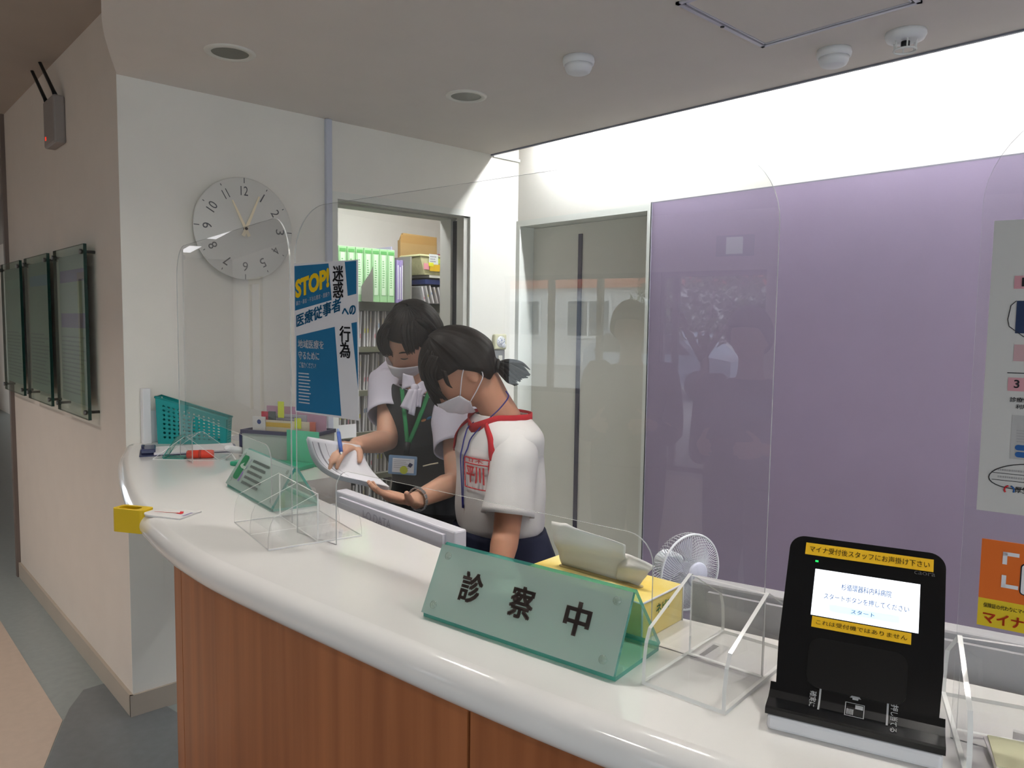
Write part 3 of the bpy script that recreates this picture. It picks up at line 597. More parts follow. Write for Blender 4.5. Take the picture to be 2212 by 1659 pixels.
# poster (on the middle screen)
S = on_screen((-1.375, 0.777), (0.9911, 0.1331)); PW, PH = 0.212, 0.315
def pz(a, b, k=0.0): return S(-0.133 + a * PW, 0.266 + b * PH, k)
t = thing('poster', 'blue and white hospital poster in Japanese taped to the middle screen', 'poster', S(-0.133, 0.266)); inv = Matrix.Translation(-t.location)
def pq(a, b, k=0.0012): return inv @ pz(a, b, k)
bm = BM()
lo = [pz(0, 0, 0), pz(1, 0, 0), pz(1, 1, 0), pz(0, 1, 0)]; hi = [pz(0, 0, .0008), pz(1, 0, .0008), pz(1, 1, .0008), pz(0, 1, .0008)]
A = [bm.verts.new(inv @ p) for p in lo]; B = [bm.verts.new(inv @ p) for p in hi]; bm.faces.new(A); bm.faces.new(B)
for i in range(4): bm.faces.new([A[i], A[(i + 1) % 4], B[(i + 1) % 4], B[i]])
link('sheet', bm, M_PAPER, t)
PB = mat('poster_blue', '22709c', 0.6, 0.2, var=0.02); bm = BM(); T3 = lambda a, b: pq(a, b, 0.0012)
def im(x, y): return ((x - 85) / 610, 1 - (y - 118) / 1465 * 1.0)        # read off the poster's own layout
def ip(x, y):
    a = (x - 82) / (700 - 82); top = 132 - a * 30; bot = 1515 + a * 95
    return (a, 1 - (y - top) / (bot - top))
for pol in ([(88, 152), (430, 132), (458, 472), (90, 565)], [(582, 120), (686, 112), (686, 418), (608, 436)], [(102, 800), (486, 722), (545, 1565), (95, 1505)], [(640, 690), (690, 680), (700, 1320)]):
    poly_into(bm, [ip(*p) for p in pol], T3)
link('blue_fields', bm, PB, t)
bm = BM(); T4 = lambda a, b: pq(a, b, 0.0018)
def ptext(body, x0, y0, x1, y1, bold, shear_px=0.0, vertical=False):
    a0, b0 = ip(x0, y1); a1, b1 = ip(x1, y0); text_into(bm, body, a0, b0, a1, b1, T4, bold, 0, shear_px, vertical)
ptext('STOP!', 98, 272, 438, 455, 0.05, 0.13); link('yellow_lettering', bm, mat('poster_yellow', 'f2c81c', 0.6, 0.2, var=0.02), t)
bm = BM(); ptext('暴力・暴言・不当な要求・居座り', 104, 478, 440, 520, 0.015, 0.11); ptext('地域医療を', 120, 848, 382, 915, 0.03, 0.0); ptext('守るために', 124, 955, 336, 1020, 0.03); ptext('ご協力ください!', 130, 1058, 304, 1098, 0.02)
a0, b0 = ip(124, 1440); a1, b1 = ip(275, 1150); bars_into(bm, a0, b0, a1, b1, 10, T4, 0, 0.35, 0.7); link('white_lettering', bm, M_PAPER, t)
bm = BM(); ptext('迷惑', 470, 150, 572, 455, 0.03, 0.0, True); ptext('行為', 532, 715, 634, 1015, 0.03, 0.0, True); link('black_lettering', bm, M_INK, t)
bm = BM(); ptext('医療従事者', 104, 610, 548, 725, 0.035, 0.16); ptext('への', 556, 545, 682, 635, 0.05, 0.1); link('blue_lettering', bm, PB, t)
# notices on the right screen
S2 = on_screen((-0.27, 0.925), (0.9759, 0.218))
t = thing('notice_sheet', 'white laminated instruction sheet at the right edge of the photo', 'notice', S2(0.0145, 0.263)); inv2 = Matrix.Translation(-t.location)
def sheet(bm, s0, z0, s1, z1, k0, k1, inv):
    A = [bm.verts.new(inv @ S2(a, b, k0)) for a, b in ((s0, z0), (s1, z0), (s1, z1), (s0, z1))]; B = [bm.verts.new(inv @ S2(a, b, k1)) for a, b in ((s0, z0), (s1, z0), (s1, z1), (s0, z1))]
    bm.faces.new(A); bm.faces.new(B)
    for i in range(4): bm.faces.new([A[i], A[(i + 1) % 4], B[(i + 1) % 4], B[i]])
bm = BM(); sheet(bm, 0.0165, 0.265, 0.218, 0.576, 0, 0.0006, inv2); link('paper', bm, mat('sheet_grey_white', 'd0cdca', 0.6, 0.2, var=0.01), t)
T5 = lambda k: (lambda a, b: inv2 @ S2(a, b, k)); bm = BM()
def s2px(x, y):
    o = S2(0, 0); u = (S2(1, 0) - o); n = Vector((-u.y, u.x, 0)); d = ray(x, y); k = (o - CAM).dot(n) / d.dot(n); p = CAM + d * k; return ((p - o).dot(u), p.z - ZT)
def rect_px(bm, x0, y0, x1, y1, k, mi=0):
    a = s2px(x0, y0); b = s2px(x0, y1); c = s2px(x1, y0); poly_into(bm, [(a[0], b[1]), (c[0], b[1]), (c[0], a[1]), (a[0], a[1])], T5(k), mi)
def text_px(bm, body, x0, y0, x1, y1, k, bold=0.0):
    a = s2px(x0, y1); b = s2px(x0, y0); c = s2px(x1, y0); text_into(bm, body, a[0], a[1], c[0], b[1], T5(k), bold)
bm.free()
for r in ((2192, 596, 2240, 624), (2178, 815, 2240, 844)): bm = BM(); rect_px(bm, *r, 0.0011); link('pink_box', bm, mat('pale_pink', 'd39aa2', 0.6, 0.2, var=0.02), t)
bm = BM()
text_px(bm, '3', 2190, 820, 2203, 838, 0.0016, 0.02)
text_px(bm, '1', 2207, 600, 2214, 619, 0.0016, 0.02)
text_px(bm, '診療情報', 2181, 857, 2240, 868, 0.0012, 0.02)
text_px(bm, '利用', 2194, 873, 2220, 883, 0.0012, 0.02)
text_px(bm, '厚生労働省', 2192, 1050, 2270, 1064, 0.0012, 0.02)
rect_px(bm, 2176, 804, 2270, 806, 0.0012)
pe = [s2px(2212 + 76 * cos(radians(q)), 1030 + 27 * sin(radians(q))) for q in range(0, 360, 12)]; tube(bm, [inv2 @ S2(a, b, 0.001) for a, b in pe], 0.0005, 5, closed=True)
for y in (1019, 1034): rect_px(bm, 2142, y, 2270, y + 1.2, 0.0012)
pl = [s2px(*q) for q in ((2196, 650), (2184, 660), (2177, 690), (2180, 705), (2212, 728))]; tube(bm, [inv2 @ S2(a, b, 0.001) for a, b in pl], 0.0004, 5)
link('black_print', bm, M_INK, t)
bm = BM(); rect_px(bm, 2197, 650, 2250, 720, 0.0011); link('navy_picture', bm, mat('navy_print', '2c3a5a', 0.6, 0.2, var=0.05), t)
bm = BM(); rect_px(bm, 2187, 896, 2260, 991, 0.0009); link('phone_picture', bm, mat('pale_grey_print', 'b7b5b4', 0.6, 0.2, var=0.02), t)
bm = BM(); rect_px(bm, 2191, 744, 2250, 780, 0.0009); link('card_picture', bm, mat('pale_rose_print', 'c7a3a6', 0.6, 0.2, var=0.02), t)
bm = BM()
for y in (960, 975): 
    a, b = s2px(2192, y + 12); c = s2px(2260, y)[0]; d = s2px(2192, y)[1]; poly_into(bm, rrect(a, b, c, d, (d - b) / 2.01), T5(0.0013))
q0 = s2px(2180, 1058); tube(bm, [inv2 @ S2(q0[0] + 0.0043 * cos(radians(k)), q0[1] + 0.0043 * sin(radians(k)), 0.001) for k in range(-30, 90, 15)], 0.0009, 5)
link('blue_print', bm, mat('blue_print', '2f5f9e', 0.6, 0.2, var=0.03), t)
bm = BM(); tube(bm, [inv2 @ S2(q0[0] + 0.0043 * cos(radians(k)), q0[1] + 0.0043 * sin(radians(k)), 0.001) for k in range(100, 230, 15)], 0.0009, 5); link('red_print', bm, M_REDINK, t)
bm = BM()
for y in range(5): a, b = s2px(2196, 928 + y * 6 + 3); c = s2px(2240, 928 + y * 6)[0]; d = s2px(2196, 928 + y * 6)[1]; bars_into(bm, a, b, c, d, 1, T5(0.0012), 0, 0.8)
for y in (1011, 1026): a, b = s2px(2155, y + 5); c = s2px(2250, y)[0]; d = s2px(2155, y)[1]; bars_into(bm, a, b, c, d, 1, T5(0.0012), 0, 0.8)
link('grey_print', bm, mat('pale_grey_ink', 'a8a5a6', 0.6, 0.2, var=0.03), t)
t = thing('notice_card', 'orange and yellow card-scheme notice low on the right-hand screen', 'notice', S2(0.024, 0.137)); inv2 = Matrix.Translation(-t.location)
za = s2px(2118, 1162)[1]; zb = s2px(2114, 1289)[1]; zc = s2px(2111, 1348)[1]; s0 = 0.0235
bm = BM(); sheet(bm, s0, zb, 0.14, za, 0, 0.0006, inv2); link('orange_field', bm, mat('orange_print', 'e2702a', 0.6, 0.2, var=0.02), t)
bm = BM(); sheet(bm, s0, zc, 0.14, zb, 0, 0.0006, inv2); link('yellow_field', bm, mat('yellow_print', 'e3c52e', 0.6, 0.2, var=0.02), t)
bm = BM(); k = 0.0011
for r in ((2167, 1191, 2203, 1199), (2167, 1191, 2177, 1218), (2164, 1260, 2200, 1268), (2164, 1241, 2174, 1268)): rect_px(bm, *r, k)
link('white_corners', bm, M_PAPER, t)
bm = BM(); a, b = s2px(2201, 1284); c = s2px(2240, 1220)[0]; d = s2px(2201, 1216)[1]; poly_into(bm, rrect(a, b, c, d, 0.004), T5(0.001)); link('phone_outline', bm, M_INK, t)
bm = BM(); poly_into(bm, rrect(a + 0.0012, b + 0.0012, c, d - 0.0012, 0.003), T5(0.0014)); link('phone_picture', bm, M_PAPER, t)
bm = BM(); text_px(bm, '保険証の代わりにマイナ', 2124, 1300, 2228, 1310, 0.0012, 0.015); link('small_lettering', bm, M_INK, t)
bm = BM(); text_px(bm, 'マイナ', 2122, 1318, 2214, 1343, 0.0012, 0.05); link('red_lettering', bm, mat('orange_red_ink', 'd9562a', 0.6, 0.2, var=0.02), t)

# ------------------------------------------------------------------ A-frame glass signs
def aframe(name, lab, A, ang, L, D, H, S_, cat='sign'):
    t = thing(name, lab, cat, (*A, ZT + 0.0006), ang); th = 0.006
    fl = sqrt(S_ * S_ + H * H)
    uF = Vector((1, 0, 0)); vF = Vector((0, S_, H)).normalized(); nF = uF.cross(vF)   # outward = -y side
    def pl(nm, o, v, ln, mats, sgn):
        n = uF.cross(v) * sgn; bm = BM(); prism(bm, [(0, 0), (L, 0), (L, ln), (0, ln)], lambda a, b, q: o + uF * a + v * b + n * q, 0, th, 0, 1); return link(nm, bm, mats, t)
    f = pl('front_glass', Vector((0, 0, th)), vF, fl, [M_FROST, M_GEDGE], 1)
    vB = Vector((0, S_ - D, H)).normalized(); pl('back_glass', Vector((0, D, th)), vB, sqrt((D - S_) ** 2 + H * H), [M_GLASS, M_GEDGE], -1)
    bm = BM(); prism(bm, [(0, 0), (L, 0), (L, D), (0, D)], lambda a, b, q: Vector((a, b, q)), 0, th, 0, 1); link('base_glass', bm, [M_GLASS, M_GEDGE], t)
    to = lambda a, b, k=0.0009: Vector((0, 0, th)) + uF * a + vF * b - nF * 0 + (nF * (th + k) if nF.y < 0 else -nF * k)
    for a in (0.02, L - 0.02):
        for b in (0.016, fl - 0.016):
            c = to(a, b, 0); bm = BM(); lathe(bm, [(0.006, 0), (0.006, 0.002), (0.001, 0.003)], 14, frame_mtx(c, uF, vF) if nF.y < 0 else frame_mtx(c, uF, vF)); link('fixing', bm, clear('fixing_disc', (0.85, 0.9, 0.87), 1.4, 1.49, haze=0.3, hazecol=(0.6, 0.68, 0.62)), t)
    return t, to, fl
t, to, fl = aframe('glass_sign', 'green frosted glass sign reading three large characters at the front of the counter', (-0.942, 0.687), radians(9.6), 0.345, 0.122, 0.098, 0.048)
bm = BM()
for ch, c in (('診', 0.082), ('察', 0.178), ('中', 0.273)): text_into(bm, ch, c - 0.021, fl * 0.30, c + 0.021, fl * 0.30 + 0.047, to, 0.045)
link('lettering', bm, mat('sign_brown_ink', '4a403c', 0.5, 0.3, var=0.03), t)
t, to, fl = aframe('glass_sign', 'green frosted glass sign with a green square emblem at the left of the counter', (-2.063, 0.831), radians(-5.1), 0.354, 0.112, 0.092, 0.058)
bm = BM(); poly_into(bm, rrect(0.022, 0.022, 0.066, 0.092, 0.012), to); link('green_emblem', bm, mat('emblem_green', '1f7a4c', 0.5, 0.3, var=0.03), t)
bm = BM(); poly_into(bm, [(0.034, 0.064), (0.052, 0.072), (0.052, 0.063), (0.08, 0.063), (0.08, 0.055), (0.05, 0.055), (0.034, 0.059)], lambda a, b: to(a, b, 0.0014)); link('pale_arrow', bm, mat('emblem_pale', 'a9bdb0', 0.5, 0.3, var=0.02), t)
bm = BM(); poly_into(bm, [(0.072, 0.02), (0.08, 0.02), (0.08, 0.048), (0.072, 0.048)], to); poly_into(bm, [(0.083, 0.075), (0.085, 0.075), (0.085, 0.088), (0.083, 0.088)], to); poly_into(bm, [(0.081, 0.058), (0.083, 0.058), (0.083, 0.07), (0.081, 0.07)], to); link('purple_marks', bm, mat('emblem_purple', '7b62a0', 0.5, 0.3, var=0.03), t)
bm = BM()
for r in range(5): bars_into(bm, 0.10, 0.018 + r * 0.0155, 0.235, 0.028 + r * 0.0155, 1, to, 0, 0.75, 0.8)
link('small_lettering', bm, mat('sign_grey_ink', '5d6460', 0.5, 0.3, var=0.03), t)

# ------------------------------------------------------------------ clear pamphlet holders
def holder(lab, O, ang, w, dep, h, n=3, mid=True, tk=0.003):
    """front and back bays: upright dividers along y, side cheeks with a slanted shoulder"""
    t = thing('pamphlet_holder', lab, 'pamphlet holder', (*O, ZT + 0.0006), ang, 'clear pamphlet holders')
    bm = BM(); prism(bm, [(0, 0), (w, 0), (w, dep), (0, dep)], lambda a, b, q: Vector((a, b, q)), 0.0, tk, 0, 1); link('base', bm, [M_ACR, M_EDGE], t)
    hs = h * 0.42; yb = dep * 0.52
    ck_ = [(0.0, tk)] + [(0.0, hs - 0.02), (0.004, hs + 0.005), (0.012, hs + 0.022)] + [(yb, h)] + [(dep - 0.012, hs * 0.9 + 0.02), (dep - 0.003, hs * 0.9), (dep, hs * 0.9 - 0.025), (dep, tk)]
    for i in range(n):
        x = i * (w - tk) / (n - 1); bm = BM(); prism(bm, ck_, lambda a, b, q: Vector((q, a, b)), x, x + tk, 0, 1); link('cheek', bm, [M_ACR, M_EDGE], t)
    bm = BM(); prism(bm, [(tk, tk), (w - tk, tk), (w - tk, h - 0.002), (tk, h - 0.002)], lambda a, b, q: Vector((a, q, b)), yb - tk / 2, yb + tk / 2, 0, 1); link('back_plate', bm, [M_ACR, M_EDGE], t)
    return t
holder('clear empty pamphlet holder left of the large glass sign, in front of the small one', (-1.672, 0.688), radians(-8), 0.255, 0.20, 0.105, 3)
holder('clear empty pamphlet holder between the tissue box and the card reader', (-0.575, 0.765), radians(6), 0.115, 0.225, 0.118, 2, tk=0.005)
holder('clear low holder with leaflets right of the card reader at the photo edge', (-0.226, 0.845), radians(24), 0.24, 0.20, 0.115, 2, tk=0.005)
for i in range(4):
    ang = radians(24); c = Vector((-0.226, 0.845, 0)) + Vector((cos(ang) * 0.03 - sin(ang) * 0.02, sin(ang) * 0.03 + cos(ang) * 0.02, 0))
    bm = BM(); box(bm, 0, 0, 0, 0.16, 0.065, 0.0022); o = tag(link('leaflet', bm, mat('leaflet_%d' % (i % 2), ('ded9dd', 'd8d6b4')[i % 2], 0.6, 0.2, var=0.03), None), 'pale leaflet lying in the clear holder at the right edge', 'leaflet', 'leaflets in the right holder')
    o.location = (c.x, c.y, ZT + 0.0055 + i * 0.0024); o.rotation_euler = (0, 0, ang + 0.03 * (i % 3 - 1))
# small slanted clear stand left (tent) with its little glass stand
t = thing('tent_stand', 'small clear tent-shaped stand at the left end of the counter before the teal basket', 'display stand', (-2.535, 0.885, ZT + 0.0006), radians(47))
for s in (-1, 1):
    bm = BM(); u = Vector((s * 0.105, 0, 0)); prism(bm, [(0, 0), (0.13, 0), (0.13, 0.128), (0, 0.128)], lambda a, b, q: Vector((s * (0.108 - 0.105 * (b / 0.128)) + s * q, a, 0.0015 + 0.075 * (b / 0.128))), 0.0, 0.0025, 0, 1); link('sloping_side', bm, [M_ACR, M_EDGE], t)
bm = BM(); prism(bm, [(-0.11, 0), (0.11, 0), (0.11, 0.13), (-0.11, 0.13)], lambda a, b, q: Vector((a, b, q)), 0.0, 0.0015, 0, 1); link('base', bm, [M_ACR, M_EDGE], t)

# ------------------------------------------------------------------ tissue box
t = thing('tissue_box', 'yellow tissue box with white tissues pulled up behind the large glass sign', 'tissue box', (-0.655, 0.868, ZT), radians(95.5))
L, D, H = 0.118, 0.235, 0.058
MT = mat('box_yellow', 'f0e3a0', 0.5, 0.3, var=0.08, vscale=9, col2='e8c648')
bm = BM(); rbox(bm, 0, 0, 0, L, D, H, 0.002); link('carton', bm, MT, t)
bm = BM()
tube(bm, [(0, 0, 0.0), (0, 0, H)], 0.0016, 6); tube(bm, [(L, 0, 0), (L, 0, H)], 0.0016, 6); tube(bm, [(0, 0, H), (L, 0, H)], 0.0016, 6); tube(bm, [(0, 0, H), (0, D, H)], 0.0012, 6); link('white_edges', bm, M_PAPER, t)
bm = BM(); prism(bm, arc(L / 2, 0.045, 0.008, 180, 360, 10) + arc(L / 2, D - 0.045, 0.008, 0, 180, 10), lambda a, b, q: Vector((a, b, q)), H, H + 0.0012); link('slot', bm, mat('slot_shadow', 'b9a878', 0.7, 0.2, var=0.05), t)
bm = BM(); text_into(bm, 'ネピア', L * 0.30, H * 0.58, L * 0.68, H * 0.84, lambda a, b: Vector((a, -0.0022, b)), 0.03); link('lettering', bm, mat('green_ink', '2d7a4a', 0.5, 0.3, var=0.03), t)
def tissue(nm, y0, y1, prof, lean, seed):
    bm = BM(); nu, nv = 24, 12; g = []
    for i in range(nu + 1):
        u = i / nu; row = []
        for j in range(nv + 1):
            v = j / nv; hh = prof(u); y = y0 + (y1 - y0) * u
            fold = 0.007 * sin(u * 5 + seed) * v + 0.010 * sin(v * 3.4 + u * 2 + seed) * v + 0.0015 * sin(v * 15 + u * 3)
            row.append(bm.verts.new(Vector((L / 2 + fold, y + lean(u) * v, H + 0.001 + hh * v))))
        g.append(row)
    for i in range(nu):
        for j in range(nv): bm.faces.new([g[i][j], g[i + 1][j], g[i + 1][j + 1], g[i][j + 1]]).smooth = True
    o = link(nm, bm, mat('tissue', 'efece8', 0.9, 0.1, var=0.01), t); s = o.modifiers.new('s', 'SOLIDIFY'); s.thickness = 0.0006
tissue('tissue', 0.075, 0.195, lambda u: 0.060 + 0.018 * u - 0.010 * max(0, u - 0.85) * 5, lambda u: 0.012 * (u - 0.5) + (0.016 if u > 0.97 else 0), 1.0)
tissue('tissue', 0.045, 0.085, lambda u: 0.028 + 0.018 * sin(0.5 + u * 2.0), lambda u: -0.028 * (1 - u), 2.3)

# ------------------------------------------------------------------ card reader
t = thing('card_reader', 'black face-scan card reader with a lit screen and yellow labels', 'card reader', (-0.4144, 0.7878, ZT), radians(19.63)); Wd = 0.177
P1 = Vector((0.036, 0.040)); P2 = Vector((0.1447, 0.1927))
side = [(0.0, 0.0205), (0.0, 0.0245), (0.003, 0.0262), (0.022, 0.0285), (0.031, 0.0335), (0.037, 0.0415), (P2.x, P2.y)]
pd = (P2 - P1).normalized(); pn = Vector((-pd.y, pd.x))      # towards the viewer / up
def pan(a, b, k=0.0):    # a across, b along the slope from P1
    q = P1 + pd * b + pn * k; return Vector((a, q.x, q.y))
LEN = (P2 - P1).length
bm = BM(); pf = [(0.004, 0.0), (Wd - 0.004, 0.0)] + [(Wd - 0.001, 0.05)] + arc(Wd - 0.019, LEN - 0.018, 0.018, 0, 90, 8) + arc(0.019, LEN - 0.018, 0.018, 90, 180, 8) + [(0.001, 0.05)]
prism(bm, pf, lambda a, b, q: pan(a, b, q), -0.012, 0.0, 0, 0); link('front_panel', bm, M_BLACK, t)
bm = BM(); prism(bm, pf, lambda a, b, q: pan(a, b, q), -0.024, -0.0121); link('rear_shell', bm, M_WHITE, t)
bm = BM(); prism(bm, [(0.0, 0.018), (0.0, 0.0245), (0.003, 0.0262), (0.022, 0.0285), (0.031, 0.0335), (0.0365, 0.0408), (0.05, 0.03), (0.05, 0.018)], lambda a, b, q: Vector((q, a, b)), -0.002, Wd + 0.002); link('card_tray', bm, M_BLACK, t)
bm = BM(); rbox(bm, 0.0, -0.001, 0.0, Wd, 0.15, 0.0178, 0.004); link('base', bm, M_WHITE, t)
bm = BM(); prism(bm, [(0.05, 0.018), (0.145, 0.018), (0.12, 0.14)], lambda a, b, q: Vector((q, a, b)), 0.03, Wd - 0.03); link('neck', bm, M_WHITE, t)
bm = BM(); prism(bm, rrect(0.036, 0.004, Wd - 0.036, 0.062, 0.014, 6), lambda a, b, q: pan(a, b, q), 0.0, 0.0012); link('card_recess', bm, mat('reader_recess', '050506', 0.35, 0.4, var=0.05), t)
sx0, sx1, sy0, sy1 = 0.034, 0.150, 0.088, 0.146
bm = BM(); prism(bm, [(sx0, sy0), (sx1, sy0), (sx1, sy1), (sx0, sy1)], lambda a, b, q: pan(a, b, q), 0.0, 0.001); scr = link('screen', bm, mat('screen_glow', 'f4f8ff', 0.3, 0.3, emit='f2f7ff', estr=SCRN), t)
PN = lambda k: (lambda a, b: pan(a, b, k)); sw = sx1 - sx0; sh = sy1 - sy0
bm = BM(); text_into(bm, '杉循環器科内科病院', sx0 + sw * .27, sy0 + sh * .62, sx0 + sw * .745, sy0 + sh * .765, PN(0.0014), 0.008); text_into(bm, 'スタートボタンを押してください', sx0 + sw * .11, sy0 + sh * .375, sx0 + sw * .91, sy0 + sh * .505, PN(0.0014), 0.008); text_into(bm, 'スタート', sx0 + sw * .38, sy0 + sh * .155, sx0 + sw * .60, sy0 + sh * .245, PN(0.0018), 0.014)
link('lettering', bm, mat('screen_ink', '45648f', 0.5, 0.1, var=0.02, emit='4f74a8', estr=0.45), scr)
bm = BM(); poly_into(bm, [(sx0 + sw * .17, sy0 + sh * .12), (sx0 + sw * .83, sy0 + sh * .12), (sx0 + sw * .83, sy0 + sh * .28), (sx0 + sw * .17, sy0 + sh * .28)], PN(0.0012)); link('start_button', bm, mat('button_glow', 'cfe4ee', 0.4, 0.3, emit='cbe2ee', estr=SCRN * 0.75), scr)
YL = mat('label_yellow', 'dcae1a', 0.55, 0.25, var=0.03)
for nm, x0, y0, x1, y1, tx in (('upper_label', 0.020, 0.1635, 0.163, 0.179, 'マイナ受付後スタッフにお声掛け下さい'), ('lower_label', 0.036, 0.0735, 0.143, 0.0865, 'これは受付機ではありません')):
    bm = BM(); prism(bm, [(x0, y0), (x1, y0), (x1, y1), (x0, y1)], lambda a, b, q: pan(a, b, q), 0.0, 0.0008); lb = link(nm, bm, YL, t)
    bm = BM(); text_into(bm, tx, x0 + 0.005, y0 + 0.0038, x1 - 0.004, y1 - 0.0035, PN(0.0012), 0.005); link('lettering', bm, mat('label_ink', '3f3410', 0.5, 0.3, var=0.02), lb)
bm = BM(); poly_into(bm, [(0.033, 0.155), (0.0365, 0.155), (0.0365, 0.1572), (0.033, 0.1572)], PN(0.0008)); link('status_light', bm, mat('green_led', '20e060', 0.4, 0.3, emit='20ff60', estr=1.2), t)
bm = BM(); text_into(bm, 'caora', 0.143, 0.158, 0.165, 0.162, PN(0.0006)); link('brand_lettering', bm, mat('reader_grey_ink', '4c4c50', 0.5, 0.3, var=0.02), t)
# marks on the tray: arrow bars, card pictogram, two words set upright
def tray(a, b, k=0.0006):   # b from 0 (front lip) to 1 (foot of the panel), over the curved lip
    path = [Vector(p) for p in ((0.003, 0.0262), (0.022, 0.0285), (0.031, 0.0335), (0.0365, 0.0408), (0.048, 0.0568))]
    x = b * (len(path) - 1); i = min(int(x), len(path) - 2); q = path[i].lerp(path[i + 1], x - i); dd = (path[i + 1] - path[i]).normalized(); q = q + Vector((-dd.y, dd.x)) * k; return Vector((a, q.x, q.y))
GI = mat('tray_print', '9a9c9e', 0.5, 0.3, var=0.02); bm = BM()
for a in (0.052, 0.122):
    for i in range(8): b0, b1 = 0.18 + i * 0.09, 0.27 + i * 0.09; quad(bm, [tray(a, b0), tray(a + 0.002, b0), tray(a + 0.002, b1), tray(a, b1)])
quad(bm, [tray(0.046, 0.86), tray(0.054, 0.86), tray(0.054, 0.95), tray(0.053, 0.95)]); quad(bm, [tray(0.122, 0.86), tray(0.130, 0.86), tray(0.123, 0.95), tray(0.122, 0.95)])
for (x0, y0, x1, y1) in ((0.080, 0.2, 0.100, 0.215), (0.080, 0.2, 0.0808, 0.62), (0.0992, 0.2, 0.100, 0.62), (0.080, 0.605, 0.100, 0.62), (0.0905, 0.45, 0.0985, 0.58)):
    for i in range(4): b0 = y0 + (y1 - y0) * i / 4; b1 = y0 + (y1 - y0) * (i + 1) / 4; quad(bm, [tray(x0, b0), tray(x1, b0), tray(x1, b1), tray(x0, b1)])
for i in range(5): quad(bm, [tray(0.082 + i * 0.0015, 0.24), tray(0.0828 + i * 0.0015, 0.24), tray(0.0828 + i * 0.0015, 0.42), tray(0.082 + i * 0.0015, 0.42)])
quad(bm, [tray(0.087, 0.72), tray(0.093, 0.72), tray(0.093, 0.76), tray(0.087, 0.76)]); quad(bm, [tray(0.084, 0.76), tray(0.096, 0.76), tray(0.0905, 0.84), tray(0.0895, 0.84)])
for body, a, b0, b1 in (('確実に', 0.042, 0.22, 0.72), ('押し当てる', 0.126, 0.05, 0.80)):
    vs, fs = text_verts(body, 0.01); ax = min(v.x for v in vs); bx = max(v.x for v in vs); ay = min(v.y for v in vs); by = max(v.y for v in vs)
    s = -1 if a > 0.1 else 1      # right word reads downwards, left word upwards mirrored about the card
    nv = [bm.verts.new(tray(a + 0.0075 * ((v.y - ay) / (by - ay)), b1 - (b1 - b0) * ((v.x - ax) / (bx - ax)))) for v in vs]
    for f in fs:
        try: bm.faces.new([nv[i] for i in f])
        except ValueError: pass
link('printed_marks', bm, GI, t)

# ------------------------------------------------------------------ cane holder at the edge
t = thing('cane_holder', 'yellow walking-stick holder clipped on the counter edge with a white cane-picture plate', 'cane holder', (-1.885, 0.578, ZT), radians(32))
bm = BM(); pl = arc(0.02, 0.0, 0.033, 100, 260, 12) + [(0.108, -0.038), (0.108, 0.038)]
prism(bm, pl, lambda a, b, q: Vector((a - 0.0, b, q)), 0.0, 0.0035); link('plate', bm, mat('cane_plate', 'dedcda', 0.4, 0.4, var=0.01), t)
bm = BM(); P = lambda a, b: Vector((a, b, 0.0042)); poly_into(bm, [(0.008, -0.004), (0.07, 0.003), (0.07, 0.006), (0.008, -0.002)], P); poly_into(bm, [(0.066, -0.002), (0.083, -0.004), (0.082, 0.006), (0.074, 0.018), (0.064, 0.018), (0.071, 0.007)], P); link('red_cane_picture', bm, M_REDINK, t)
bm = BM(); bars_into(bm, 0.095, -0.022, 0.103, 0.02, 1, P, 0, 0.8); link('small_print', bm, mat('lilac_ink', '9a93b4', 0.6, 0.2, var=0.02), t)
bm = BM(); out = rrect(-0.100, -0.021, -0.010, 0.021, 0.012, 6); inn = rrect(-0.090, -0.012, -0.034, 0.012, 0.01, 6); n = len(out); zs = (-0.048, 0.008)
O0 = [bm.verts.new((a, b, zs[0])) for a, b in out]; O1 = [bm.verts.new((a, b, zs[1])) for a, b in out]; I0 = [bm.verts.new((a, b, zs[0])) for a, b in inn]; I1 = [bm.verts.new((a, b, zs[1])) for a, b in inn]
for i in range(n):
    j = (i + 1) % n
    for q in ((O0[i], O0[j], O1[j], O1[i]), (I0[j], I0[i], I1[i], I1[j]), (O1[i], O1[j], I1[j], I1[i]), (O0[j], O0[i], I0[i], I0[j])): bm.faces.new(q)
link('yellow_grip', bm, M_YEL, t)

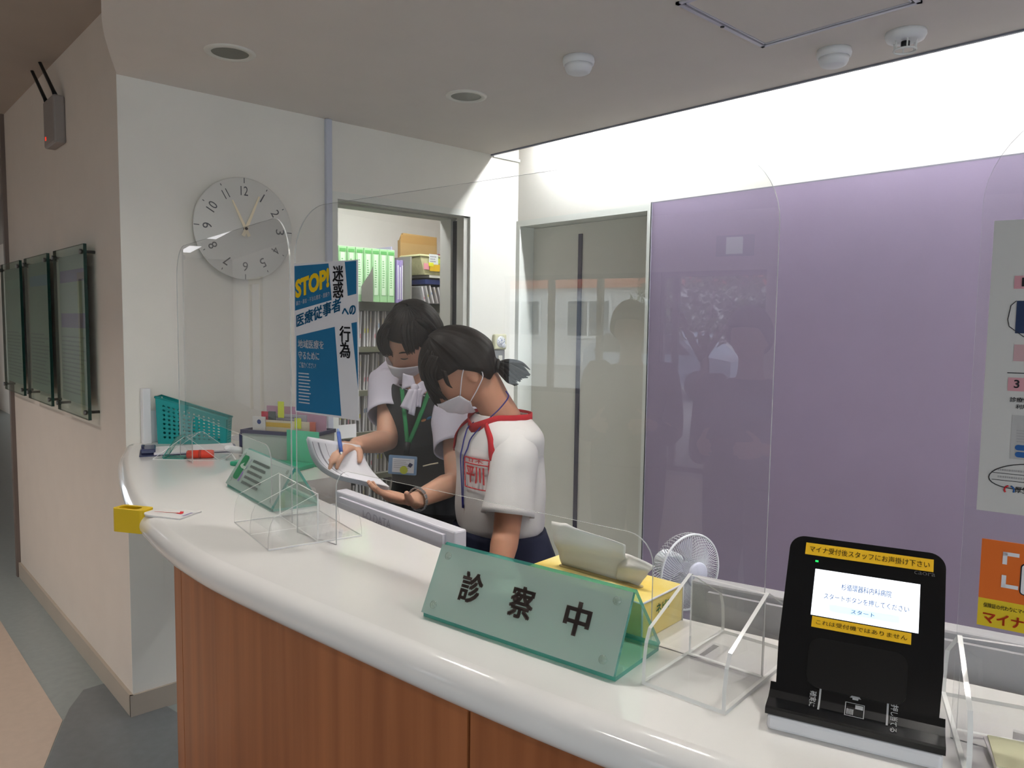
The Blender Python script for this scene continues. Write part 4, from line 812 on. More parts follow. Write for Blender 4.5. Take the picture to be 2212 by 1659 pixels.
# ------------------------------------------------------------------ left end of the counter: basket, clipboard, pens, bins
def basket(name, lab, loc, rz, wx, wy, h, mt, flare=0.02, holes=True):
    t = thing(name, lab, 'basket', loc, rz)
    bm = BM(); th = 0.003
    def side(p0, p1, hh0, hh1, nx, nz):
        p0 = Vector(p0); p1 = Vector(p1); e = (p1 - p0); L_ = e.length; e.normalize(); out = Vector((e.y, -e.x, 0))
        for i in range(nx):
            for k in range(nz):
                u0, u1, v0, v1 = i / nx, (i + 1) / nx, k / nz, (k + 1) / nz
                def q(u, v): return p0 + e * (L_ * u) + out * (flare * v) + Vector((0, 0, v * (hh0 + (hh1 - hh0) * u)))
                c = [q(u0, v0), q(u1, v0), q(u1, v1), q(u0, v1)]
                hole = holes and 1 <= i < nx - 1 and 1 <= k < nz - 1
                if not hole: bm.faces.new([bm.verts.new(p) for p in c])
                else:
                    m_ = (c[0] + c[2]) / 2; N_ = 8
                    ringv = [bm.verts.new(m_ + (q((u0 + u1) / 2 + 0.29 / nx * cos(2 * pi * s / N_), (v0 + v1) / 2 + 0.29 / nz * sin(2 * pi * s / N_)) - m_)) for s in range(N_)]
                    cor = [bm.verts.new(p) for p in (c[2], c[3], c[0], c[1])]
                    for s in range(4):
                        bm.faces.new([cor[s], ringv[(2 * s + 1) % 8], ringv[(2 * s) % 8]] if False else [cor[s], ringv[2 * s], ringv[2 * s + 1]])
                        bm.faces.new([cor[s], ringv[2 * s + 1], ringv[(2 * s + 2) % 8], cor[(s + 1) % 4]])
    hA, hB = (h if isinstance(h, tuple) else (h, h))
    side((0, 0, 0), (wx, 0, 0), hA, hB, 14, 10); side((wx, 0, 0), (wx, wy, 0), hB, hB, 9, 10); side((wx, wy, 0), (0, wy, 0), hB, hA, 14, 10); side((0, wy, 0), (0, 0, 0), hA, hA, 9, 10)
    bmesh.ops.remove_doubles(bm, verts=bm.verts, dist=0.0004); o = link('perforated_body', bm, mt, t); s = o.modifiers.new('s', 'SOLIDIFY'); s.thickness = th; s.offset = -1
    bm = BM(); box(bm, 0, 0, 0, wx, wy, 0.003); link('bottom', bm, mt, t)
    rim = [(-flare, -flare, hA), (wx + flare, -flare, hB), (wx + flare, wy + flare, hB), (-flare, wy + flare, hA)]
    bm = BM(); tube(bm, rim, 0.004, 6, closed=True); link('rim', bm, mt, t)
    return t
basket('plastic_basket', 'teal perforated plastic basket against the wall at the left end of the counter', (-2.935, 0.925, ZT), radians(51), 0.25, 0.05, (0.175, 0.095), M_TEAL, 0.006)
t = thing('file_box', 'white upright file box behind the teal basket', 'file box', (-2.985, 0.882, ZT))
bm = BM(); rbox(bm, 0, 0, 0, 0.03, 0.028, 0.205, 0.002); box(bm, 0, 0.028, 0, 0.004, 0.15, 0.12); link('side_wall', bm, M_WHITE, t)
cb = Vector((-2.70, 0.79, ZT)); t = thing('clipboard', 'navy clipboard with white papers lying at the left end of the counter', 'clipboard', cb, radians(72))
bm = BM(); prism(bm, rrect(0, 0, 0.315, 0.175, 0.01, 4), lambda a, b, q: Vector((a, b - 0.02, q)), 0.0, 0.003); link('board', bm, M_NAVY, t)
bm = BM(); box(bm, 0.045, -0.01, 0.003, 0.305, 0.145, 0.008); link('papers', bm, M_PAPER, t)
bm = BM(); rbox(bm, 0.004, 0.015, 0.0032, 0.05, 0.12, 0.02, 0.004); tube(bm, [(0.012, 0.03, 0.02), (0.008, 0.068, 0.026), (0.012, 0.105, 0.02)], 0.004, 6); link('clip', bm, mat('navy_clip', '34385a', 0.3, 0.5, var=0.05), t)
def onc(px, py): return Pz(px, py, ZT)
p = onc(433, 990); t = thing('seal_case', 'short red cylinder-shaped case lying on the counter before the basket', 'case', (p.x, p.y, ZT), radians(60))
bm = BM(); lathe(bm, [(0.001, -0.042), (0.012, -0.042), (0.014, -0.038), (0.014, 0.036), (0.012, 0.042), (0.001, 0.042)], 18, Matrix.Translation((0, 0, 0.0142)) @ RY); link('barrel', bm, M_RED, t)
bm = BM(); lathe(bm, [(0.0146, -0.004), (0.0146, 0.004)], 18, Matrix.Translation((0, 0, 0.0142)) @ RY); link('band', bm, mat('dull_red', 'a63a30', 0.5, 0.3, var=0.04), t)
p = onc(492, 996); t = thing('thermometer', 'white rounded hand-held thermometer propped at the counter edge beside the clipboard', 'thermometer', (p.x, p.y, ZT), radians(118))
bm = BM(); tube(bm, [(-0.005, 0, 0.045), (0.0, 0, 0.043), (0.05, 0, 0.029), (0.10, 0, 0.016), (0.105, 0, 0.015)], [0.008, 0.014, 0.016, 0.014, 0.007], 14, flat=0.75); link('body', bm, M_WHITE, t)
bm = BM(); tube(bm, [(0.015, 0.02, 0.003), (0.02, 0.0, 0.022), (0.015, -0.02, 0.003)], 0.003, 6); tube(bm, [(0.08, 0.018, 0.003), (0.085, 0.0, 0.01), (0.08, -0.018, 0.003)], 0.003, 6); link('cradle', bm, M_EDGE, t)
p = onc(352, 992); t = thing('glass_prop', 'small bent strip of teal-edged glass leaning on the counter', 'glass stand', (p.x, p.y, ZT), radians(50))
bm = BM(); prism(bm, [(0, 0), (0.07, 0), (0.07, 0.05), (0, 0.05)], lambda a, b, q: Vector((a, b, q)), 0, 0.004, 0, 1); link('foot', bm, [M_GLASS, M_GEDGE], t)
bm = BM(); prism(bm, [(0, 0), (0.085, 0), (0.085, 0.05), (0, 0.05)], lambda a, b, q: Vector((0.0 + a * 0.55 - q, b, 0.004 + a * 0.83)), 0, 0.004, 0, 1); link('leaning_strip', bm, [M_GLASS, M_GEDGE], t)
# document bin with navy rim
t = thing('document_bin', 'navy rimmed grey document bin full of booklets against the wall', 'document bin', (-2.44, 1.035, ZT), radians(30))
M_BIN = mat('bin_grey', 'b6beb8', 0.45, 0.3, var=0.02)
bm = BM(); w, d, h = 0.27, 0.13, 0.088
for q in ((0, 0, w, 0.004), (0, d - 0.004, w, d), (0, 0, 0.004, d), (w - 0.004, 0, w, d)): box(bm, q[0], q[1], 0, q[2], q[3], h)
box(bm, 0, 0, 0, w, d, 0.004); link('body', bm, M_BIN, t)
bm = BM()
for q in ((-0.004, -0.004, w + 0.004, 0.004), (-0.004, d - 0.004, w + 0.004, d + 0.004), (-0.004, 0, 0.004, d), (w - 0.004, 0, w + 0.004, d)): box(bm, q[0], q[1], h, q[2], q[3], h + 0.012)
link('rim', bm, M_NAVY, t); bm = BM(); rbox(bm, -0.03, 0.02, 0.02, -0.001, 0.10, 0.085, 0.006); link('handle', bm, M_NAVY, t)
rot = Matrix.Rotation(radians(30), 4, 'Z'); base = Vector((-2.44, 1.035, ZT + 0.0045))
for i, (x0, x1, y, zt, colr, lab) in enumerate(((0.02, 0.25, 0.108, 0.165, 'b893a8', 'mauve booklet standing at the back of the document bin'), (0.06, 0.19, 0.085, 0.142, 'a8a6b0', 'grey lined index cards standing in the document bin'), (0.03, 0.23, 0.062, 0.122, 'd8cfb8', 'cream card with yellow band in the document bin'), (0.012, 0.06, 0.04, 0.135, 'd6d5d2', 'small white card with a blue dot at the left of the document bin'), (0.05, 0.075, 0.074, 0.15, '4c5a5c', 'dark slim card beside the index cards in the document bin'), (0.004, 0.03, 0.10, 0.145, 'c8475a', 'red tab card at the left end of the document bin'), (0.225, 0.245, 0.05, 0.125, 'c46a58', 'salmon tab card at the right end of the document bin'))):
    t = thing('booklet', lab, 'booklet', base + rot @ Vector((x0, y, 0)), radians(30)); bm = BM(); box(bm, 0, 0, 0, x1 - x0, 0.006, zt); link('cover', bm, mat('booklet_%d' % i, colr, 0.6, 0.2, var=0.03), t)
    bm = BM()
    if i == 1: bars_into(bm, 0.01, 0.09, x1 - x0 - 0.01, zt - 0.005, 4, lambda a, b: Vector((a, -0.0006, b)), 0, 0.5)
    elif i == 2: poly_into(bm, [(0.01, 0.1), (0.12, 0.1), (0.12, 0.115), (0.01, 0.115)], lambda a, b: Vector((a, -0.0006, b)))
    elif i == 3: poly_into(bm, arc(0.026, 0.118, 0.008, 0, 340, 12), lambda a, b: Vector((a, -0.0006, b)))
    else: bm.free(); continue
    link('print', bm, mat('print_%d' % i, ('', '7d7a86', 'd8b44a', '2f4a86')[i], 0.6, 0.2, var=0.03), t)
for (a, y, z0, z1, lab) in ((0.085, 0.078, 0.13, 0.185, 'tall yellow sticky note on the mauve booklet'), (0.165, 0.056, 0.10, 0.135, 'short yellow sticky note on the cream card')):
    bm = BM(); box(bm, 0, 0, 0, 0.024, 0.001, z1 - z0); o = tag(link('sticky_note', bm, mat('sticky_yellow', 'd3df45', 0.6, 0.2, var=0.03)), lab, 'sticky note'); o.location = base + rot @ Vector((a, y, z0)); o.rotation_euler = (0, 0, radians(30))
t = thing('folder', 'green plastic folder standing open beside the document bin', 'folder', (-2.19, 1.06, ZT), radians(24))
bm = BM(); box(bm, -0.05, 0.075, 0.0, 0.075, 0.079, 0.112); link('back_cover', bm, mat('folder_green', '58c49c', 0.4, 0.3, var=0.03), t)
bm = BM(); rbox(bm, -0.19, -0.03, 0.0, 0.065, 0.07, 0.014, 0.004); link('tray_bottom', bm, M_GREEN, t)
t = thing('wipe_tub', 'white rounded lid just showing behind the large glass sign', 'tub', (-1.03, 0.90, ZT))
bm = BM(); lathe(bm, [(0.001, 0.0), (0.05, 0), (0.052, 0.006), (0.05, 0.018), (0.03, 0.027), (0.001, 0.029)], 28); link('lid', bm, M_WHITE2, t)
# ------------------------------------------------------------------ electric fan
FC = Pd(1491, 1236, 2.55); fx = camvec(0.50, -0.06, 0.86); 
t = thing('electric_fan', 'white electric fan in front of the purple wall', 'fan', (FC.x, FC.y, 0)); fz = FC.z
MF = frame_mtx(Vector((0, 0, fz)), fx.cross(Vector((0, 0, 1))) * -1, Vector((0, 0, 1))); Rf = 0.128
ax = (MF.to_3x3() @ Vector((0, 0, 1))).normalized()
if ax.dot(fx) < 0: MF = frame_mtx(Vector((0, 0, fz)), fx.cross(Vector((0, 0, 1))), Vector((0, 0, 1)))
bm = BM(); tube(bm, [MF @ Vector((Rf * cos(2 * pi * k / 48), Rf * sin(2 * pi * k / 48), 0)) for k in range(48)], 0.0042, 8, closed=True); link('guard_ring', bm, M_WHITE, t)
M_WIRE = mat('guard_wire', 'd9d9de', 0.4, 0.4, var=0.01)
bm = BM()
for k in range(90):
    a = 2 * pi * k / 90; b = a + 0.5
    pts = [MF @ Vector((Rf * f * cos(a + (1 - f) * 0.55), Rf * f * sin(a + (1 - f) * 0.55), 0.034 * (1 - f ** 2.2))) for f in (1.0, 0.85, 0.65, 0.45, 0.3)]; tube(bm, pts, 0.0011, 4, caps=False)
link('front_guard', bm, M_WIRE, t); bm = BM()
for k in range(60):
    a = 2 * pi * k / 60
    pts = [MF @ Vector((Rf * f * cos(a), Rf * f * sin(a), z)) for f, z in ((1.0, 0), (1.0, -0.03), (0.9, -0.055), (0.6, -0.068), (0.35, -0.07))]; tube(bm, pts, 0.0011, 4, caps=False)
link('rear_guard', bm, M_WIRE, t)
bm = BM(); lathe(bm, [(0.043, 0.030), (0.043, 0.036), (0.038, 0.041), (0.001, 0.043)], 28, MF); link('badge', bm, mat('fan_badge', 'c9c8d6', 0.4, 0.4, var=0.01), t)
bm = BM()
for k in range(5):
    a0 = 2 * pi * k / 5; g = []
    for i in range(5):
        r = 0.03 + 0.08 * i / 4; g.append([bm.verts.new(MF @ Vector((r * cos(a0 + s * 0.42 + i * 0.12), r * sin(a0 + s * 0.42 + i * 0.12), -0.015 + s * 0.012))) for s in (-1, 0, 1)])
    for i in range(4):
        for s in range(2): bm.faces.new([g[i][s], g[i + 1][s], g[i + 1][s + 1], g[i][s + 1]])
lathe(bm, [(0.03, -0.03), (0.03, 0.0), (0.001, 0.002)], 20, MF); link('blades', bm, mat('blade_clear', '9b97a8', 0.3, 0.4, var=0.02), t)
bm = BM(); lathe(bm, [(0.035, -0.07), (0.045, -0.08), (0.045, -0.13), (0.03, -0.15), (0.001, -0.152)], 24, MF); link('motor', bm, M_WHITE, t)
q = MF @ Vector((0, 0, -0.11)); bm = BM(); tube(bm, [(q.x, q.y, 0.02), (q.x, q.y, q.z)], 0.013, 12); link('pole', bm, M_WHITE, t)
bm = BM(); lathe(bm, [(0.001, 0), (0.16, 0), (0.16, 0.012), (0.12, 0.028), (0.02, 0.04)], 32, Matrix.Translation((q.x, q.y, 0))); link('base', bm, M_WHITE, t)

# ------------------------------------------------------------------ storage shelves seen through the doorway
SX = -3.75; cab = thing('storage_shelf', 'dark edged storage shelves packed with patient files in the room behind the doorway', 'shelf', (SX, 1.95, 0))
M_SHELF = mat('shelf_grey', 'b5b3a8', 0.5, 0.3, var=0.02); M_SEDGE = mat('shelf_dark', '35362f', 0.5, 0.3, var=0.05)
LV = [0.36, 0.62, 0.87, 1.11, 1.36, 1.615]; W_ = 1.9
for z in LV:
    bm = BM(); box(bm, -0.38, 0, z - 0.018, 0, W_, z - 0.002); link('shelf_board', bm, M_SHELF, cab)
    bm = BM(); box(bm, 0.0, 0, z - (0.05 if z > 1.6 else 0.03), 0.012, W_, z - 0.0); link('shelf_edge', bm, M_SEDGE if z > 1.6 else mat('shelf_edge_olive', '6a6a58', 0.5, 0.3, var=0.05), cab)
for y in (0, 0.95, W_ - 0.02):
    bm = BM(); box(bm, -0.38, y, 0, -0.001, y + 0.02, 1.6); link('upright', bm, M_SHELF, cab)
bm = BM(); box(bm, -0.395, 0, 0, -0.38, W_, 1.6); link('back', bm, mat('shelf_back', '6f7068', 0.6, 0.2, var=0.03), cab)
FM = [mat('file_%d' % i, c, 0.65, 0.15, var=0.04) for i, c in enumerate(('c9c6c6', 'bdbab8', 'd2cecb', 'b8b2ae'))]
protos = []
for i in range(4):
    bm = BM(); rbox(bm, -0.30, 0, 0, 0, 0.011, 0.205 + 0.008 * (i % 3), 0.002, 1); o = link('patient_file', bm, FM[i]); bm = BM(); box(bm, -0.001, 0.002, 0.05 + 0.03 * i, 0.0012, 0.009, 0.075 + 0.03 * i); link('spine_mark', bm, mat('spine_mark_%d' % i, ('c58a8f', 'b9b25c', '8a9ab0', 'c0b49a')[i], 0.6, 0.2, var=0.03), o); protos.append(o)
ORD = ('topmost', 'second', 'third', 'fourth', 'lowest'); usedp = [False] * 4
for li, z in enumerate(LV[:-1]):
    row = len(LV) - 2 - li; y = 2.02 + random.uniform(0, 0.03)
    while y < 2.93:
        if 2.86 < y < 2.925: y = 2.93; break
        k = random.randrange(4); o = protos[k] if not usedp[k] else copy_tree(protos[k]); usedp[k] = True
        tilt = radians(random.choice((0, 2, 4, -3, 6, 3))); o.location = (SX - 0.012 - random.uniform(0, 0.02), y + max(0.0, -0.2 * sin(tilt)) * 0, z - 0.001); o.rotation_euler = (-0.0 - tilt * 0.5, 0, 0)
        tag(o, 'thin whitish patient file in the crowded row on the %s shelf behind the doorway' % ORD[row], 'file', 'patient files on the %s shelf' % ORD[row]); y += random.uniform(0.017, 0.03)
# green binders and neighbours on top of the shelves
ZS = 1.616
bx = thing('ring_binder', 'x', 'binder', (SX - 0.01, 2.16, ZS))
bm = BM(); rbox(bm, -0.24, 0, 0, 0, 0.05, 0.305, 0.003); link('cover', bm, mat('binder_green', '9cc893', 0.5, 0.3, var=0.04), bx)
bm = BM(); box(bm, -0.001, 0.012, 0.04, 0.0015, 0.038, 0.27); link('spine_label', bm, mat('binder_label', 'd2e8c8', 0.6, 0.2, var=0.03), bx)
bm = BM(); box(bm, -0.001, 0.005, 0.275, 0.0012, 0.045, 0.292); bars_into(bm, 0.017, 0.08, 0.033, 0.24, 12, lambda a, b: Vector((0.0018, a, b))); link('spine_print', bm, mat('binder_print', '5da05a', 0.6, 0.2, var=0.03), bx)
first = True
for i, (y, tl, lab) in enumerate(((2.155, 0, 'far left'), (2.21, 0, 'second from the left'), (2.263, 0, 'third from the left'), (2.318, 0, 'fourth from the left'), (2.37, 0, 'fifth from the left'), (2.422, 0, 'sixth from the left'), (2.474, 0, 'rightmost, next to the lilac file'))):
    o = bx if i == 0 else copy_tree(bx); o.location = (SX - 0.01, y, ZS); o.rotation_euler = (-radians(tl) * 0.6, 0, 0); tag(o, 'green ring binder on top of the storage shelves, %s' % lab, 'binder', 'green binders on the storage shelves')
t = thing('bookend', 'dark grey curved bookend before the green binders', 'bookend', (SX + 0.005, 2.29, ZS))
bm = BM(); prism(bm, [(0, 0), (0.075, 0), (0.075, 0.20), (0.055, 0.16), (0.02, 0.115), (0, 0.085)], lambda a, b, q: Vector((q, a, b)), 0, 0.003); box(bm, 0, 0, 0, 0.02, 0.075, 0.002); link('plate', bm, mat('bookend_grey', '6b6a62', 0.5, 0.3, var=0.04), t)
for i, (y, h, c, lab, tl) in enumerate(((2.5265, 0.33, 'b9aecb', 'tall lilac file box standing next to the green binders', 0), (2.537, 0.25, 'a08fc0', 'purple slim file standing left of the brown envelope', 0), (2.552, 0.24, '9a88bd', 'second purple slim file standing left of the brown envelope', 0), (2.567, 0.25, 'ab9cc8', 'third purple slim file touching the brown envelope', 0))):
    t = thing('slim_file', lab, 'file', (SX - (0.05 if i == 0 else 0.005), y, ZS), 0); bm = BM(); rbox(bm, -0.24, 0, 0, 0, 0.008 if i == 0 else 0.013, h, 0.002, 1); link('cover', bm, mat('slim_%d' % i, c, 0.5, 0.3, var=0.03), t); t.rotation_euler = (-radians(tl), 0, 0)
    if i: bm = BM(); box(bm, -0.001, 0.004, 0.02, 0.0012, 0.011, h - 0.03); link('spine_label', bm, M_PAPER, t)
t = thing('envelope', 'large brown paper envelope standing on the storage shelves', 'envelope', (SX - 0.262, 2.735, ZS))
bm = BM(); box(bm, -0.03, 0, 0, 0, 0.285, 0.40); prism(bm, [(0.0, 0.40), (0.022, 0.446), (0.285, 0.44), (0.285, 0.40)], lambda a, b, q: Vector((q, a, b)), -0.02, -0.002); link('paper', bm, mat('kraft_paper', 'a88a5c', 0.7, 0.15, var=0.06, vscale=8), t)
bm = BM(); box(bm, 0.0, 0.003, 0.385, 0.001, 0.283, 0.435); link('flap', bm, mat('kraft_flap', 'a5814e', 0.7, 0.15, var=0.05), t)
t = thing('desk_organizer', 'grey desktop rack with a shelf standing on the storage shelves by the door jamb', 'rack', (SX + 0.06, 2.583, ZS))
bm = BM(); box(bm, -0.30, 0, 0.001, 0, 0.012, 0.27); link('side_panel', bm, mat('rack_grey', '86847c', 0.5, 0.3, var=0.03), t)
bm = BM(); box(bm, -0.30, 0.14, 0.155, 0.0, 0.44, 0.17); link('shelf', bm, M_WHITE2, t)
bm = BM(); box(bm, -0.305, 0, 0.001, -0.30, 0.44, 0.27); link('back_panel', bm, mat('rack_back', '77766f', 0.5, 0.3, var=0.03), t)
bm = BM(); box(bm, -0.30, 0.43, 0.001, 0.0, 0.44, 0.27); link('side_panel', bm, mat('rack_grey', '86847c'), t)
bk = thing('storage_basket', 'beige woven basket with notes taped on it on the grey rack', 'basket', (SX + 0.06, 2.655, ZS + 0.171))
bm = BM(); 
def bq(u, v, k): return Vector((-0.20 * u - 0.0, 0.0 + (0.02 - 0.02 * v) + 0, v))
prism(bm, [(0.03, 0), (0.34, 0), (0.37, 0.11), (0.0, 0.11)], lambda a, b, q: Vector((q, a, b)), -0.2, 0.0); link('body', bm, mat('basket_beige', 'bdb98e', 0.6, 0.2, var=0.12, vscale=40), bk)
bm = BM(); rbox(bm, -0.205, -0.008, 0.105, 0.006, 0.378, 0.118, 0.004); link('rim', bm, mat('basket_rim', 'd0cd9c', 0.6, 0.2, var=0.04), bk)
for nm, y0, z0, y1, z1, c in (('white_note', 0.06, 0.062, 0.125, 0.122, 'd8dcd8'), ('pink_note', 0.022, 0.03, 0.06, 0.066, 'd8929a'), ('amber_note', 0.065, 0.022, 0.15, 0.062, 'cfa92c'), ('lime_note', 0.12, 0.07, 0.17, 0.1, 'c3cf52'), ('yellow_note', 0.055, 0.05, 0.09, 0.072, 'd5d63a')):
    bm = BM(); k = 0.0012 * (1 + len(nm) % 4); box(bm, 0.0065, y0, z0, 0.0068 + k, y1, z1); nt_ = link(nm, bm, mat(nm, c, 0.6, 0.2, var=0.03), bk)
    if nm in ('white_note',): bm = BM(); bars_into(bm, y0 + 0.006, z0 + 0.01, y1 - 0.004, z1 - 0.008, 3, lambda a, b: Vector((0.0072 + k, a, b))); link('note_print', bm, M_GREYINK, nt_)
t = thing('carton', 'dull red carton standing right of the brown envelope, behind the beige basket', 'carton', (SX - 0.26, 3.03, ZS)); bm = BM(); rbox(bm, -0.11, 0, 0, 0, 0.3, 0.335, 0.002, 1); link('box', bm, mat('carton_red', 'a8616a', 0.6, 0.2, var=0.03), t)
t = thing('flat_file', 'navy flat file laid across the top of the leaning files under the rack shelf', 'file', (SX + 0.05, 2.70, ZS + 0.115)); bm = BM(); rbox(bm, -0.28, 0, 0, 0, 0.31, 0.03, 0.003); link('cover', bm, mat('file_navy', '2a3768', 0.5, 0.3, var=0.04), t)
for i in range(7):
    o = copy_tree(protos[i % 4]); o.location = (SX + 0.045, 2.70 + i * 0.032, ZS + 0.001); o.rotation_euler = (radians(14 + i), 0, 0); o.scale = (0.9, 1, 0.5); tag(o, 'whitish file leaning under the navy flat file in the grey rack', 'file', 'leaning files in the grey rack')
# ------------------------------------------------------------------ people
Z = Vector((0, 0, 1))
def flatv(v): v = Vector((v.x, v.y, 0)); return v.normalized()
def head_mtx(c, fwd, up):
    f = fwd.normalized(); u = (up - f * up.dot(f)).normalized(); r = f.cross(u)
    m = Matrix((r, f, u)).transposed().to_4x4(); m.translation = c; return m
def head_pt(az, el, off=0.0):
    """az 0 = face, positive towards the person's right; el up"""
    d = Vector((cos(el) * sin(az), cos(el) * cos(az), sin(el)))
    p = Vector((0.073 * d.x, (0.094 if d.y > 0 else 0.098) * d.y, 0.112 * d.z))
    if d.z < 0:
        k = (-d.z) ** 1.6; p.x *= 1 - 0.34 * k
        if d.y < 0: p.y *= 1 - 0.55 * min(1, -d.z * 1.2)
        else: p.y *= 1 - 0.10 * k
    return p + d * off
def head_mesh(bm, M):
    nu, nv = 40, 28; rows = []
    for j in range(1, nv):
        el = pi / 2 - pi * j / nv; row = []
        for i in range(nu):
            az = 2 * pi * i / nu; p = head_pt(az, el); a = (az + pi) % (2 * pi) - pi
            def g(a0, e0, sa, se): return math.exp(-((a - a0) / sa) ** 2 - ((el - e0) / se) ** 2)
            out = 0.017 * g(0, -0.22, 0.16, 0.13) + 0.009 * g(0, -0.02, 0.11, 0.25) - 0.006 * (g(0.42, 0.05, 0.2, 0.12) + g(-0.42, 0.05, 0.2, 0.12)) + 0.003 * (g(0.4, 0.2, 0.3, 0.08) + g(-0.4, 0.2, 0.3, 0.08)) + 0.005 * g(0, -0.52, 0.3, 0.07) - 0.004 * g(0, -0.63, 0.25, 0.05) + 0.006 * g(0, -0.85, 0.35, 0.12)
            d = Vector((cos(el) * sin(az), cos(el) * cos(az), sin(el))); row.append(bm.verts.new(M @ (p + d * out)))
        rows.append(row)
    T = bm.verts.new(M @ head_pt(0, pi / 2)); B = bm.verts.new(M @ head_pt(0, -pi / 2))
    for a, b in zip(rows, rows[1:]):
        for i in range(nu): bm.faces.new([a[i], b[i], b[(i + 1) % nu], a[(i + 1) % nu]])
    for i in range(nu): bm.faces.new([T, rows[0][i], rows[0][(i + 1) % nu]]); bm.faces.new([B, rows[-1][(i + 1) % nu], rows[-1][i]])
    for s in (-1, 1):      # ears
        c = M @ Vector((s * 0.074, -0.008, -0.012)); R3 = M.to_3x3()
        ellipsoid(bm, c, R3 @ Vector((0.007, -0.004 * s, 0)), R3 @ Vector((0.003 * s, 0.017, 0.003)), R3 @ Vector((0, -0.005, 0.031)), 12, 8)
class Loft:
    def __init__(s, rings, e=2.3): s.r = rings; s.e = e
    def ring(s, t):
        x = max(0, min(1, t)) * (len(s.r) - 1); i = min(int(x), len(s.r) - 2); k = x - i
        P = [s.r[max(0, i - 1)], s.r[i], s.r[i + 1], s.r[min(len(s.r) - 1, i + 2)]]
        def cr(a, b, c, d): return 0.5 * ((2 * b) + (c - a) * k + (2 * a - 5 * b + 4 * c - d) * k * k + (3 * b - a - 3 * c + d) * k ** 3)
        return [cr(*[p[j] for p in P]) for j in range(3)]
    def pos(s, t, th, off=0.0):
        c, a, b = s.ring(t); ca, sa = cos(th), sin(th); n = (abs(ca) ** s.e + abs(sa) ** s.e) ** (-1 / s.e)
        d = a * (ca * n) + b * (sa * n); return c + d + (d.normalized() * off if off else Vector())
    def mesh(s, bm, t0=0.0, t1=1.0, nt=24, nth=36, off=0.0, caps=True, wr=0.0, seed=0):
        rows = []
        for i in range(nt + 1):
            t = t0 + (t1 - t0) * i / nt
            rows.append([bm.verts.new(s.pos(t, 2 * pi * k / nth, off + (wr * noise.noise(Vector((cos(2 * pi * k / nth) * 2.2, sin(2 * pi * k / nth) * 2.2, t * 5 + seed))) if wr else 0))) for k in range(nth)])
        for a, b in zip(rows, rows[1:]):
            for k in range(nth): bm.faces.new([a[k], a[(k + 1) % nth], b[(k + 1) % nth], b[k]]).smooth = True
        if caps: bm.faces.new(rows[0][::-1]); bm.faces.new(rows[-1])
def hand(bm, w, d, n, right, curl=(0.3, 0.35, 0.4, 0.45), thumb=0.5, sc=1.0, spread=0.06):
    d = d.normalized(); n = (n - d * n.dot(d)).normalized(); th = d.cross(n) * (1 if right else -1)
    k = w + d * (0.082 * sc)
    tube(bm, [w - d * 0.02, w + d * 0.012 * sc, w + d * 0.045 * sc, k], [0.024 * sc, 0.027 * sc, 0.037 * sc, 0.036 * sc], 14, flat=0.42, side=th)
    for i, (L, r) in enumerate(((0.068, 0.0085), (0.076, 0.0088), (0.070, 0.0085), (0.055, 0.0075))):
        p = k + th * ((0.027 - 0.018 * i) * sc) - d * (0.012 if i == 3 else 0.004); a = curl[i]; v = (d + th * (spread * (1.5 - i))).normalized(); pts = [p - v * 0.012, p]
        for q, f in enumerate((0.45, 0.30, 0.25)):
            an = a * (0.7 + 0.4 * q); v2 = v * cos(an) + n * sin(an); nn = n * cos(an) - v * sin(an); p = p + v2 * (L * sc * f); pts.append(p); v = v2; n_ = nn; n = n_ if False else n
        tube(bm, pts, [r * sc, r * sc * 1.08, r * sc, r * sc * 0.92, r * sc * 0.72], 9)
    p = w + d * 0.028 * sc + th * 0.024 * sc; v = (d * 0.62 + th * 0.75 + n * 0.2).normalized(); pts = [p - v * 0.015, p]
    for q, f in enumerate((0.032, 0.026, 0.022)):
        p = p + v * (f * sc); pts.append(p); v = (v * cos(thumb * 0.6) + (d * 0.6 + n * 0.7).normalized() * sin(thumb * 0.6)).normalized()
    tube(bm, pts, [0.012 * sc, 0.0125 * sc, 0.0108 * sc, 0.0095 * sc, 0.007 * sc], 9)
def remeshed(name, bm, vox, mt, parent, it=5):
    o = link(name, bm, mt, None); a = o.modifiers.new('r', 'REMESH'); a.mode = 'VOXEL'; a.voxel_size = vox; s = o.modifiers.new('s', 'SMOOTH'); s.factor = 0.5; s.iterations = it
    me = bpy.data.meshes.new_from_object(o.evaluated_get(bpy.context.evaluated_depsgraph_get())); bpy.data.objects.remove(o)
    me.name = name; me.materials.clear(); me.materials.append(mt)
    for p in me.polygons: p.use_smooth = True
    n = bpy.data.objects.new(name, me); COL.objects.link(n); n.parent = parent; return n
def hair_mat(nm, c): return mat(nm, c, 0.5, 0.14, var=0.25, vscale=40, stretch=(1, 1, 1))
